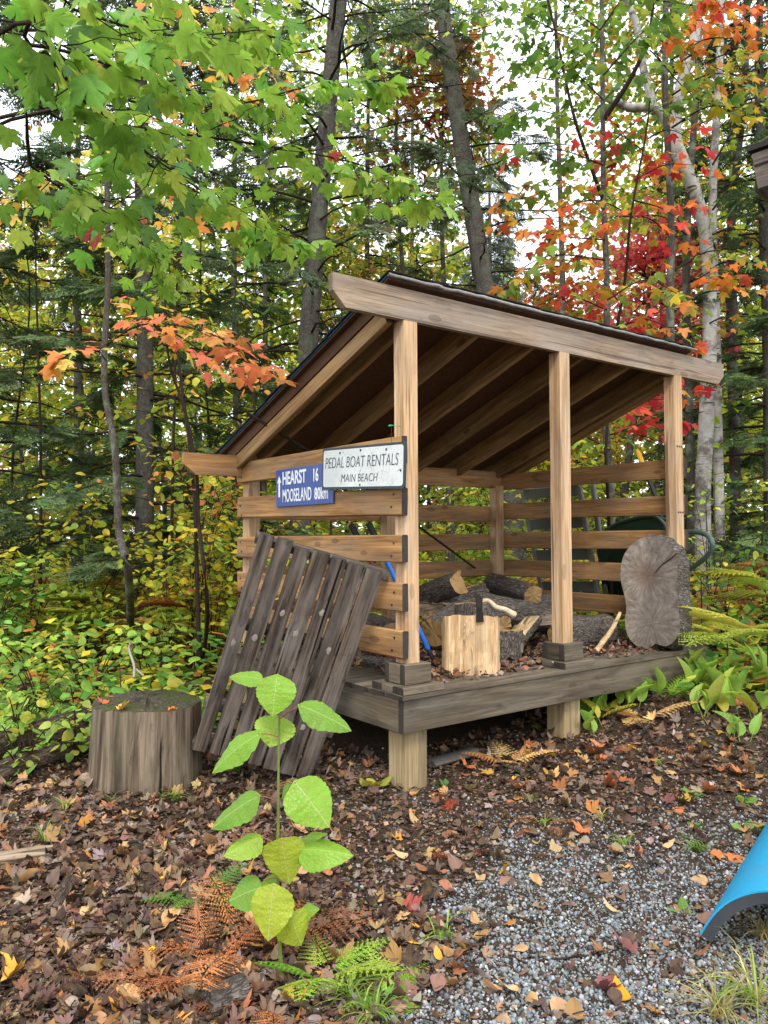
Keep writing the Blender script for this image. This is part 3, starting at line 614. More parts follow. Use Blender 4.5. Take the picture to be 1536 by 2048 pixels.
# two planks leaning out of the heap
pk = thing('thin_stick', P(870, 1080, 6.0)*V(1, 1, 0)+V(0, 0, DZ), 'thin brown stick leaning diagonally inside the back rails', 'stick')
obj('shaft', tubes('shaft', [(spline([P(836, 1052, 6.3), P(950, 1136, 5.9)], 6), .009)], M_BDARK, 6), pk)
gs = thing('gable_stick', P(495, 828, 5.0), 'dark stick poking out under the low corner of the roof', 'stick')
obj('shaft', tubes('shaft', [(spline([P(494, 826, 4.95), P(550, 860, 5.0), P(640, 916, 5.15)], 8), .011)], M_BDARK, 6), gs)
log('firewood_log', dk(1150, 1235)+V(0, 0, .03), P(1006, 1205, 5.6), .02, 'thin dark split plank sloping down from the heap', mats=[M_SPLITG, M_SPLITG, M_SPLITG], seed=21)
stq = [P(1192, 1292, 5.15), P(1222, 1262, 5.2), P(1240, 1225, 5.25)]; stq[0][2] = DZ+.012
bs_ = thing('broken_stick', stq[0], 'orange brown broken stick leaning on the big log slice', 'stick'); obj('shaft', tubes('shaft', [(spline(stq, 8), np.linspace(.022, .012, 9))], [M_SPLIT], 7, .1), bs_)
# big log slice leaning on the right post
ol = [(.0, -.38), (.08, -.36), (.14, -.30), (.165, -.2), (.158, -.12), (.175, -.03), (.205, .07), (.21, .17), (.19, .26), (.13, .34), (.04, .385), (-.06, .375), (-.14, .32), (-.185, .23), (-.19, .13), (-.185, .05), (-.20, -.03), (-.21, -.13), (-.22, -.22), (-.19, -.30), (-.13, -.345), (-.06, -.335)]
ol = spline(np.array([(x, y, 0) for x, y in ol]), 88)[:, :2]; n = len(ol); v, f, mi = [], [], []
for k_, zz in enumerate((0, .012, -.07, -.17, -.21)):
    sc_ = (1, 1.0, 1.05, 1.06, 1.0)[k_]
    for i, (x, y) in enumerate(ol): jj_ = sc_*(1+(rng.normal(0, .012) if k_ in (2, 3) else 0)); v.append((-zz if k_ != 1 else -.012, x*jj_, y*jj_))
order = [0, 2, 3, 4]
vv = [v[o*n+i] for o in order for i in range(n)]
for r_ in range(3):
    for i in range(n): f.append((r_*n+i, r_*n+(i+1) % n, (r_+1)*n+(i+1) % n, (r_+1)*n+i)); mi.append(0)
vv += [(0, 0, .1), (.21, 0, .0)]; c0 = len(vv)-2
for i in range(n): f.append((c0, (i+1) % n, i)); f.append((c0+1, 3*n+i, 3*n+(i+1) % n)); mi += [1, 1]
ctr = P(1298, 1186, 5.28); nface = unit(tocam*V(1, 1, 0)*1.0-RT0*.8+V(0, 0, .15))
Mck = T((ctr[0], ctr[1], DZ+.385)) @ frame(-nface, V(0.03, 0, 1))
ck = obj('log_slice', mesh('log_slice', vv, f, [M_BLOG, M_SLICE], mi), None, Mck, label='large grey oblong log slice with bark edge leaning on shed post', cat='log slice')
cw = [(-.008, -.04, .14), (-.008, -.09, .20), (-.008, -.14, .235), (-.008, -.185, .275)]; cv = [(x, y, z+.004) for x, y, z in cw]+[(x, y, z-.004) for x, y, z in cw]
obj('crack', mesh('crack', cv, [(i, i+1, i+5, i+4) for i in range(3)], plain('dark_crack', S('1c1816'), .95, .1)), ck, Mck)
# two long tools behind the corner post
M_TB = plain('blue_shaft', S('1f6fd0'), .35, .5, .1); M_TR = plain('maroon_shaft', S('6b2230'), .4, .5, .1); M_BLK = plain('black_rubber', S('1d1d1e'), .6, .3, .2); M_PNK = plain('pink_band', S('d0698a'), .5)
for (a, b, d0, d1, mt, lb) in (((872, 1335), (737, 1046), 4.62, 4.75, M_TB, 'long tool with bright blue shaft and black grip behind corner post'), ((852, 1335), (701, 1048), 4.66, 4.8, M_TR, 'long tool with maroon shaft and black grip behind side rail')):
    A, B = P(*a, d0), P(*b, d1); A[2] = max(A[2], DZ+.01); t = thing('long_handled_tool', A, lb, 'tool')
    g = lambda q: A+(B-A)*q
    obj('shaft', tubes('shaft', [(np.array([g(.10), g(.12), g(.5), g(.83)]), [.010, .016, .015, .014])], mt, 10), t)
    obj('grip', tubes('grip', [(np.array([g(.82), g(.84), g(.99), g(1)]), [.013, .02, .021, .012])], M_BLK, 10), t)
    obj('tip', tubes('tip', [(np.array([g(0), g(.02), g(.1), g(.12)]), [.005, .013, .014, .009])], M_BLK, 10), t)
    obj('band', tubes('band', [(np.array([g(.80), g(.825)]), [.0165, .0165])], M_PNK if mt is M_TR else M_BLK, 10), t)
# green clip on a nail above the sign
gc = thing('green_clip', P(786, 870, 3.9), 'small green plastic clip on wire above the white sign', 'clip')
M_GCL = plain('green_plastic', S('1f9a5f'), .4, .5, .1)
obj('wire', tubes('wire', [(np.array([P(783, 885, 3.86), P(783, 855, 3.86)]), .0012)], M_NAIL, 5), gc)
obj('clip', tubes('clip', [(spline([P(777, 852, 3.86), P(786, 851, 3.85), P(802, 853, 3.83)], 8), [.003, .006, .005, .004, .002, .002, .002, .002, .002])], M_GCL, 6), gc)

# ------------------------------------------------------------------ behind the right wall: slatted chair and wheelbarrow
M_GREYP = plain('grey_plastic', S('6f7168'), .6, .3, .2); M_DGREY = plain('dark_slat_plastic', S('5c605a'), .6, .3, .2)
XC = 2.78
def cp(x, y, xp=XC): return pl(x, y, (1, 0, 0), xp)
ch = thing('slatted_chair', (XC, cp(1120, 1100)[1], float(G(XC, cp(1120, 1100)[1]))), 'grey slatted lounge chair stood on end behind the shed', 'chair')
zg = float(G(XC, 1.3))
railL = [cp(1046, 985), cp(1090, 1210)]; railR = [cp(1158, 975), cp(1200, 1212)]
for a, b in (railL, railR, [cp(1186, 970, XC+.1), cp(1216, 1212, XC+.1)]):
    e = b+(b-a)/(a[2]-b[2])*max(0, b[2]-zg); board('frame_rail', a, e, .045, .035, (1, 0, 0), [M_GREYP, M_GREYP], ch, .006)
for t in np.linspace(.02, .98, 8): board('slat', railL[0]+(railL[1]-railL[0])*t, railR[0]+(railR[1]-railR[0])*t, .016, .095, (0, 0, 1), [M_DGREY, M_DGREY], ch, .004)
M_WBG = plain('wheelbarrow_green', S('1f4236'), .4, .5, .2); M_WBT = plain('green_tube', S('48605a'), .45, .5, .15)
XW = 2.9
wb = thing('wheelbarrow', (XW, cp(1270, 1200, XW)[1], float(G(XW, .3))), 'dark green wheelbarrow tipped up behind the right side rails', 'wheelbarrow')
rim = [cp(1190, 1075, XW-.12), cp(1235, 1048, XW-.12), cp(1295, 1033, XW-.12), cp(1322, 1042, XW-.12), cp(1335, 1075, XW-.1), cp(1345, 1210, XW-.02)]
rim2 = [p+V(.36, .12, -.02) for p in rim]; bot = [cp(x, y, XW+.15) for x, y in ((1215, 1100), (1245, 1085), (1290, 1078), (1310, 1082), (1318, 1100), (1325, 1210))]
low = [cp(1210, 1215, XW+.0), cp(1240, 1225, XW+.02), cp(1290, 1228, XW+.02), cp(1315, 1228, XW+.02), cp(1330, 1226, XW), cp(1345, 1225, XW)]
top_ = spline(rim, 20); bt = spline(low, 20); nn = len(top_); bk = spline(rim2, 20)
tv = np.concatenate([top_, bt, bk]); tf = [(i, i+1, nn+i+1, nn+i) for i in range(nn-1)]+[(nn+i, nn+i+1, 2*nn+i+1, 2*nn+i) for i in range(nn-1)]
obj('tray', mesh('tray', tv, tf, M_WBG, smooth=True), wb)
obj('rim', tubes('rim', [(top_, .017)], M_WBG, 8), wb); obj('rim', tubes('rim', [(bk, .017)], M_WBG, 8), wb)
hl = spline([cp(1330, 1070, XW-.1), cp(1375, 1064, XW-.15), cp(1410, 1068, XW-.2), cp(1424, 1085, XW-.22), cp(1420, 1105, XW-.2), cp(1395, 1128, XW-.15), cp(1360, 1150, XW-.1)], 40)
obj('handle', tubes('handle', [(hl, .019)], M_WBT, 10), wb)
lg = spline([cp(1378, 1120, XW-.1), cp(1374, 1180, XW-.08), cp(1380, 1230, XW-.06)], 10); lg[-1][2] = float(G(lg[-1][0], lg[-1][1]))-.01
obj('leg', tubes('leg', [(lg, .02)], M_WBT, 8), wb)
yg = thing('yellow_handle', cp(1285, 960, XW+.3), 'yellow pole with black lower grip standing behind the right rails', 'pole')
pA, pB = cp(1274, 900, XW+.5), cp(1318, 1010, XW+.35); pC = pB+V(.02, -.1, -1.3); pC[2] = float(G(pC[0], pC[1]))-.01
q = lambda t: pA+(pB-pA)*t*4
obj('shaft', tubes('shaft', [(np.array([q(0), q(.02), q(.13)]), [.012, .022, .022])], plain('yellow_paint', S('d9a520'), .4, .5, .15), 8), yg)
obj('grip', tubes('grip', [(np.array([q(.13), pB, pC]), .02)], M_BLK, 8), yg)

# ------------------------------------------------------------------ stump, fallen logs, blue panel, eave corner
sp0 = gp(256, 1588); stc = sp0+V(F2[0], F2[1], 0)*.27; stc[2] = float(G(stc[0], stc[1]))
k = 64; a = np.linspace(0, 2*math.pi, k, endpoint=False); prof = 1+.035*np.sin(3*a)+.03*np.sin(5*a+1)+.02*np.sin(11*a+2)*np.sin(2*a)-.05*np.exp(-((a-3.9)/.09)**2)-.04*np.exp(-((a-4.6)/.07)**2)-.05*np.exp(-((a-3.2)/.06)**2)-.05*np.exp(-((a-5.3)/.07)**2)+rng.normal(0, .008, k)
v, f, mi = [], [], []; Hs = .405; nr = 9; tilt = lambda x, y: .03*x/.28
for i, t in enumerate(np.linspace(0, 1, nr)):
    r_ = .282*(1.0+.05*(1-t)**2-.02*t)*(1+(prof-1)*(1 if t > .2 else 1.2))
    for aa, q_ in zip(a, r_): v.append((-.08+t*(Hs+.08)+(rng.normal(0, .004) if t == 1 else 0), q_*math.cos(aa), q_*math.sin(aa)))
for i in range(nr-1):
    for j in range(k): f.append((i*k+j, i*k+(j+1) % k, (i+1)*k+(j+1) % k, (i+1)*k+j)); mi.append(0)
base = (nr-1)*k; rings = [.8, .5, .25]; prev = base
for rr in rings:
    st_ = len(v)
    for aa in a: v.append((Hs+rng.normal(.006, .005)+.012*(1-rr), .28*rr*math.cos(aa), .28*rr*math.sin(aa)))
    for j in range(k): f.append((prev+j, prev+(j+1) % k, st_+(j+1) % k, st_+j)); mi.append(1)
    prev = st_
v.append((Hs+.02, 0, 0)); f += [(prev+j, prev+(j+1) % k, len(v)-1) for j in range(k)]; mi += [1]*k
stump = thing('tree_stump', stc, 'grey barkless upright stump with mossy top beside the pallet', 'stump')
Ms = T(stc) @ frame(V(.02, -.02, 1), V(1, 0, 0))
obj('trunk', mesh('trunk', v, f, [M_STUMP, M_STUMPTOP], mi), stump, Ms)
obj('bark_flake', mesh('bark_flake', *[x for x in (lambda t: (t[0]*V(.09, .12, .09), [tuple(q) for q in t[1]]))(T_DRYO[0])], M_SPLITG, ), stump, T(sp0+V(-.16, .12, .03)))
def lie(px0, px1, r, label, name='fallen_log', mats=None, seed=0, cat='log', sink=.3, **k):
    a, b = gp(*px0), gp(*px1); a[2] += r*(1-sink); b[2] += r*(1-sink)
    return log(name, a, b, r, label, mats=mats or [M_BLOG, M_COOKIE, M_SPLITG], seed=seed, cat=cat, **k)
M_ROT = bark('rotten_bark', S('6a5a4d', .7), S('968678', .8), S('2c241f', .7), (2.5, 10, 10), 1, .03)
lie((-160, 1560), (420, 1392), .09, 'long fallen log with peeling bark lying behind the stump', mats=[M_ROT, M_COOKIE, M_SPLITG], seed=31, segs=16, wob=.06)
lie((-100, 1590), (175, 1500), .055, 'thin dark fallen log lying in leaves beside the stump', mats=[M_ROT, M_COOKIE, M_SPLITG], seed=32, segs=9)
lie((-40, 1735), (105, 1715), .03, 'grey split branch half buried in leaf litter', mats=[M_SPLITG]*3, seed=33, wob=.12)
lie((105, 1835), (140, 1770), .024, 'curled piece of brown bark lying on leaf litter', mats=[M_ROT]*3, seed=34, name='bark_piece', cat='bark')
lie((415, 2030), (490, 2000), .045, 'dark charred wood chunk near the sapling foot', mats=[M_BLOG]*3, seed=35, name='wood_chunk', cat='wood')
lie((860, 1540), (950, 1515), .05, 'flat pale grey rock under the platform front', mats=[plain('pale_rock', S('5f5a54'), .9, .2, .3, 25, bst=.6)]*3, seed=36, name='rock', cat='rock', ell=.4)
for i, (a, b, r, lb) in enumerate((((1255, 1557), (1440, 1548), .010, 'long reddish twig lying near the platform plants'), ((1060, 1530), (1180, 1500), .008, 'dark bent twig lying on the soil before the platform'),
        ((1075, 1925), (1215, 1910), .005, 'thin grey twig lying across the gravel'), ((1010, 1832), (1075, 1855), .006, 'short dark twig on the gravel by pale stones'), ((185, 1905), (285, 1890), .007, 'black twig lying in the leaf litter'), ((1080, 1530), (1125, 1548), .012, 'short grey wood splinter on the dark soil'))):
    a, b = gp(*a), gp(*b); a[2] += r*.8; b[2] += r*.8; mid = (a+b)/2+V(*rng.normal(0, .015, 2), .003)
    t = thing('twig', (a+b)/2, lb, 'twig'); obj('shaft', tubes('shaft', [(spline([a, mid, b], 10), np.linspace(r, r*.5, 11)), (spline([mid, mid+V(*rng.normal(0, .04, 2), .01)], 4), r*.4)], M_BDARK, 6, .08), t)
tw = spline([gp(640, 1580)+V(0, 0, .07), gp(645, 1540)+V(0, 0, .03), gp(690, 1590), gp(765, 1640)+V(0, 0, .01)], 16)
t = thing('twig', gp(700, 1600), 'thin bent twig rising from leaves beside the pallet foot', 'twig'); obj('shaft', tubes('shaft', [(tw, .004)], M_BDARK, 5), t)
tw = spline([P(268, 1355, 4.15), P(268, 1330, 4.2), P(258, 1300, 4.3), P(262, 1285, 4.3)], 10); t = thing('twig', P(268, 1355, 4.15), 'pale forked twig with fluffy tan tip standing behind the stump', 'twig')
obj('shaft', tubes('shaft', [(tw, .007), (spline([P(268, 1335, 4.2), P(288, 1352, 4.15)], 5), .005)], plain('pale_twig', S('9a9186'), .8), 6), t)
# blue woven panel with dark rim
def bluemat():
    m, nt, b = mat('blue_mesh_fabric', .6, .3); tc = N(nt, 'TexCoord'); br = N(nt, 'TexChecker', Scale=420.0); nt.links.new(tc.outputs['Object'], br.inputs['Vector'])
    n = noise(nt, tc.outputs['Object'], 30, 3); nt.links.new(mixc(nt, ramp(nt, noise(nt, tc.outputs['Object'], 7, 6, .7), [(.55, (0, 0, 0)), (.8, (.6, .6, .6))]), mixc(nt, n, mixc(nt, br.outputs['Fac'], S('15799f'), S('2c9cc4')), S('2088b2')), S('5c6a68')), b.inputs['Base Color']); bump(nt, b, br.outputs['Fac'], .5, .002); return m
M_BM = bluemat()
tipb = gp(1408, 1872); dB = 2.42
edge = [P(1402, 1868, 2.44), P(1424, 1835, 2.43), P(1452, 1808, 2.42), P(1490, 1790, 2.41), P(1540, 1783, 2.40), P(1620, 1790, 2.38), P(1720, 1830, 2.36), P(1790, 1890, 2.35)]
edge[0][2] = max(edge[0][2], float(G(edge[0][0], edge[0][1]))+.004)
edge = spline(edge, 42); back = gp(1552, 1622)-gp(1403, 1870); back[2] = max(back[2], 0)
bp_ = thing('blue_panel', tipb, 'curved bright blue woven panel with dark grey foam rim on gravel', 'panel')
nn = len(edge); nm = []
tg = unit(np.gradient(edge, axis=0)); nrmE = unit(np.cross(tg, back)); nrmE *= np.sign(nrmE[:, 2:3]+1e-6)
def sheet(e0, e1, th, n_):
    v = np.concatenate([e0, e1, e0-n_*th, e1-n_*th]); q = len(e0); f = []
    for i in range(q-1): f += [(i, i+1, q+i+1, q+i), (2*q+i, 3*q+i, 3*q+i+1, 2*q+i+1), (i, 2*q+i, 2*q+i+1, i+1), (q+i, q+i+1, 3*q+i+1, 3*q+i)]
    f += [(0, q, 3*q, 2*q), (q-1, 3*q-1, 4*q-1, 2*q-1)]
    return v, f
obj('fabric', mesh('fabric', *sheet(edge+nrmE*.004, edge+nrmE*.004+back, .006, nrmE), M_BM, smooth=False), bp_)
obj('foam_rim', mesh('foam_rim', *sheet(edge-nrmE*.0025-back*.004, edge-nrmE*.0025+back*.05, .032, nrmE), plain('dark_foam', S('35373b'), .8, .2, .15, 80)), bp_)
obj('foam_rim', mesh('foam_rim', *sheet(edge-nrmE*.0025+back*.95, edge-nrmE*.0025+back*1.0, .032, nrmE), plain('dark_foam', S('35373b'), .8, .2, .15, 80)), bp_)
# roof corner of a neighbouring building at the right edge
ev = thing('cabin_eave', P(1600, 340, 4.2), 'weathered wooden roof corner of a neighbouring cabin', 'eave')
ea = P(1510, 345, 4.2); rx = V(R2[0], R2[1], 0); fx = V(F2[0], F2[1], 0)
board('fascia_board', ea+V(0, 0, .0), ea+rx*1.6-fx*.9+V(0, 0, .25), .03, .2, (0, 0, 1), M_PAL, ev)
board('fascia_board', ea+rx*.03+fx*.03, ea+rx*1.2+fx*1.2+V(0, 0, .0), .03, .19, (0, 0, 1), M_PAL, ev)
q0 = ea+V(0, 0, .115); quad = [q0-rx*.04, q0+rx*1.6-fx*.9+V(0, 0, .25), q0+rx*2.4+fx*.1+V(0, 0, .25), q0+rx*1.2+fx*1.2]
obj('roof_sheet', mesh('roof_sheet', quad+[p+V(0, 0, .03) for p in quad], [(3, 2, 1, 0), (4, 5, 6, 7), (0, 1, 5, 4), (1, 2, 6, 5), (2, 3, 7, 6), (3, 0, 4, 7)], M_SHIN), ev)
pb = ea+rx*1.35+fx*.2; board('support_post', V(pb[0], pb[1], float(G(pb[0], pb[1]))-.05), pb+V(0, 0, .22), .1, .1, (1, 0, 0), M_POST, ev)

# ------------------------------------------------------------------ growing things
def jitter_line(A, B, n, amp, sag=0.0):
    t = np.linspace(0, 1, n)[:, None]; p = A+(B-A)*t; L = np.linalg.norm(B-A)
    w_ = np.cumsum(rng.normal(0, amp*L/n, (n, 3)), 0); w_ -= t*w_[-1]; p = p+w_; p[:, 2] += -sag*L*4*(t*(1-t))[:, 0]*-1; return p
class Crown:                                               # collects limbs and leaf placements of one tree
    def __init__(s): s.limbs = []; s.pos = []; s.dir = []; s.nrm = []; s.size = []; s.col = []
    def leaf(s, p, d, n, sz, c): s.pos.append(p); s.dir.append(d); s.nrm.append(n); s.size.append(sz); s.col.append(c)
    def arr(s): return np.array(s.pos), np.array(s.dir), np.array(s.nrm), np.array(s.size), np.array(s.col)
def bough(cr, pts, rad, leaf, hexes, dens=1.0, twl=.45, start=.2, droop=.35, spread=.9, wts=None, flat=.35, tside=None):
    ln = spline(pts, 18); n = len(ln); L = np.linalg.norm(np.diff(ln, axis=0), axis=1).sum()
    cr.limbs.append((ln, np.linspace(rad, max(rad*.25, .0015), n)))
    step = .13/dens; k = max(2, int(L*(1-start)/step)); up = V(0, 0, 1)
    for i, t in enumerate(np.linspace(start, 1, k)):
        x = t*(n-1); j = min(int(x), n-2); p = ln[j]+(ln[j+1]-ln[j])*(x-j); tg = unit(ln[j+1]-ln[j]); sd = unit(np.cross(tg, up))
        for sg in (-1, 1):
            if rng.random() < .15: continue
            l2 = twl*(1.15-.75*t)*rng.uniform(.5, 1.2); d2 = unit(tg*rng.uniform(.3, .9)+sd*sg*spread*rng.uniform(.5, 1.1)+up*rng.normal(0, .25))
            q = jitter_line(p, p+d2*l2+up*(-.12*l2), 5, .25); cr.limbs.append((q, np.linspace(max(.0028, rad*.28), .0012, 5)))
            nl = max(2, int(l2/(.085/dens)))
            for u in np.linspace(.25, 1, nl):
                pp = q[0]+(q[-1]-q[0])*u; s2 = unit(np.cross(d2, up)+1e-6)
                for sg2 in ((-1, 1) if u < .98 else (0,)):
                    if rng.random() < .12: continue
                    ld = unit(d2*rng.uniform(.2, .8)+s2*sg2*rng.uniform(.6, 1.1)+up*(-droop*rng.uniform(.2, 1.8))+rng.normal(0, .2, 3))
                    pe = pp+ld*leaf*rng.uniform(.25, .55); cr.limbs.append((np.array([pp, pe]), np.array([.0011, .0009])))
                    cr.leaf(pe, unit(ld+up*(-droop*.8)), unit(up+rng.normal(0, flat, 3)), leaf*rng.uniform(.65, 1.2), pal(hexes, 1, .16, wts=wts)[0])
def trunkmesh(pts, r0, r1, mt, n=24, k=14, wob=.03, flare=.35):
    ln = spline(pts, n); m_ = len(ln); t = np.linspace(0, 1, m_); r = r0+(r1-r0)*t; r = r*(1+flare*np.exp(-t*m_/2.0))
    v, f = tube(ln, r, k, wob, int(rng.integers(1e6))); return mesh('trunk', v, f, mt, smooth=True), ln, r
def toground(p, sink=.08): return V(p[0], p[1], float(G(p[0], p[1]))-sink)
def finish(t, cr, leafname, kind, tmpls, hexes, mats, limbmat, nobj=300, limbk=4, bigm=None):
    if cr.limbs: obj('branches', tubes('branches', cr.limbs, limbmat, limbk), t, kind='stuff')
    if not cr.pos: return
    p, d, n_, s, c = cr.arr(); dep = (p-CAM)@FW; px = 768+FPX*((p-CAM)@RT)/dep; py = 1024-FPX*((p-CAM)@UP)/dep
    vis = (px > -40) & (px < 1576) & (py > -40) & (py < 2090) & (dep > .3); rank = np.where(vis, s/np.maximum(dep, .3), -1)
    if nobj:
        o = np.argsort(-rank)[:nobj]; o = o[rank[o] > 0]
        # nearest colour family keeps the colour of each leaf
        fam = np.array([S(h) for h in hexes]); which = np.argmin(((c[o][:, None]-fam[None])**2).sum(-1), 1)
        for h in range(len(hexes)):
            i = o[which == h]
            if len(i): leaf_objs(t, 'leaf', kind, tmpls, [hexes[h]], mats, p[i], d[i], n_[i], s[i], nvar=6)
        r_ = np.setdiff1d(np.arange(len(p)), o)
    else: r_ = np.arange(len(p))
    if len(r_): obj('foliage', scatter('foliage', bigm or tmpls, p[r_], d[r_], n_[r_], s[r_], c[r_], mats), t, kind='stuff')

GREEN = ['5f8a2c', '7ba035', '4f7a2c', '8fae3c']; NEARG = ['8ab23e', '9cc048', '74a03a', 'b0c450', '7aa85a', 'b5454a']; NEARW = [4, 4, 3, 2, 1.5, .12]
YEL = ['c9b028', 'd8bd3a', 'aab032', 'b58f2a']; ORA = ['e08a4a', 'd9713a', 'e2a24c', 'c9b04a']; RED = ['c93a40', 'b83034', 'd95a4a']; LIME = ['b3c53c', '9db640', 'ccd148', '86a43c']

# --- near maple hanging over from the left
def near_maple():
    b = dr(3.1, -3.4); t = thing('maple_tree', b, 'maple with large green leaves on boughs hanging in from the left', 'tree')
    me, ln, r = trunkmesh([toground(b), b+V(.03, 0, 1.2), b+V(.08, .05, 2.6), b+V(.05, .1, 5.0)], .075, .05, M_BMAP); obj('trunk', me, t); cr = Crown()
    top = lambda z: V(b[0]+.06, b[1]+.04, b[2]+z); q = 1.5
    def bg_(z, pts, twl=.34, start=.38, dens=.85): bough(cr, [top(z)]+[P(x, y, d*q) for x, y, d in pts],   .0085, .092, NEARG, dens, twl, start, .3, wts=NEARW, flat=.33)
    bg_(2.3, [(-120, 180, 1.75), (120, 238, 1.85), (420, 275, 2.1), (650, 312, 2.35), (770, 348, 2.5), (850, 400, 2.58)])
    bg_(2.5, [(-60, 60, 1.8), (200, 190, 1.95), (450, 212, 2.2), (620, 172, 2.4), (770, 160, 2.5)])
    bg_(2.3, [(-60, 150, 1.4), (150, 190, 1.5), (300, 310, 1.8), (450, 410, 2.1), (600, 490, 2.4)])
    bg_(2.8, [(-80, -60, 1.5), (150, 20, 1.55), (340, 70, 1.8), (520, 60, 2.1)])
    bg_(2.0, [(-60, 250, 1.6), (60, 330, 1.8), (180, 420, 2.1), (280, 480, 2.4), (330, 570, 2.6)], .3)
    bg_(2.1, [(20, 240, 1.7), (240, 300, 2.0), (420, 400, 2.4), (540, 470, 2.7)], .3, .45, .7)
    bg_(3.0, [(0, -150, 1.7), (250, -60, 1.9), (450, 20, 2.2), (560, 80, 2.4)], .3, .45, .7)
    bg_(2.2, [(-90, 120, 1.3), (60, 90, 1.3), (220, 130, 1.5), (380, 180, 1.8)], .26, .4, .8)
    finish(t, cr, 'leaf', 'near_maple', T_MAPLE, NEARG, M_MAPLEV, M_BDARK, 300)
near_maple()

# --- crooked maple sapling with orange sprays (left, mid distance)
def orange_sapling():
    b = gp(262, 1290); pts = [toground(b), P(258, 1160, 5.9), P(238, 1060, 5.9), P(230, 900, 5.9), P(208, 760, 5.9), P(216, 560, 5.9), P(212, 300, 5.9), P(200, 60, 5.9), P(205, -250, 5.9)]
    t = thing('maple_sapling', b, 'crooked slim maple sapling with orange and yellow sprays', 'tree'); me, ln, r = trunkmesh(pts, .034, .014, M_BMAP, 40, 9); obj('trunk', me, t); cr = Crown()
    for a, c in (((212, 640), (350, 665)), ((212, 700), (310, 735))):
        pass
    f = lambda *q, d=5.3: [P(x, y, d+dd) for x, y, dd in q]
    o2 = ['e8935a', 'e37f4e', 'e3a25c', 'd9b85a', 'c5bf57']
    bough(cr, f((213, 690, .6), (280, 650, 0), (380, 655, -.5), (470, 690, -.6), (540, 740, -.6)), .008, .105, o2, 1.0, .34, .25, .15, flat=.3, wts=[4, 3, 3, 1, .6])
    bough(cr, f((230, 660, .6), (300, 640, .2), (400, 700, .1), (480, 745, .1)), .008, .10, ['e8935f', 'e3a05a', 'e0785a'], .9, .30, .3, .15, flat=.3)
    bough(cr, f((212, 720, .6), (190, 700, 0), (150, 705, -.3), (125, 715, -.4)), .006, .10, o2, .9, .2, .3, .15, flat=.3)
    y2 = ['e2a84a', 'd8b545', 'e0914a', 'c8c04a']
    for q in (((210, 300, .6), (300, 210, 0), (400, 130, -.3), (500, 60, -.4)), ((210, 330, .6), (300, 280, .1), (400, 230, -.1), (480, 200, 0)), ((214, 420, .6), (300, 370, .2), (390, 380, .1), (470, 440, 0)),
              ((212, 200, .6), (140, 130, .2), (60, 100, 0)), ((212, 350, .6), (130, 330, .2), (40, 390, 0)), ((210, 120, .6), (290, 60, .1), (350, 0, 0)), ((214, 480, .6), (280, 440, .2), (350, 430, .1)), ((205, 80, .6), (330, 20, .2), (480, 90, .2), (560, 150, .3))):
        bough(cr, f(*q), .007, .095, y2, .8, .42, .25, .2, flat=.3)
    finish(t, cr, 'leaf', 'sap_maple', T_MAPS, list(dict.fromkeys(o2+['e8935f', 'e0785a']+y2)), M_LEAF, M_BDARK, 300)
orange_sapling()

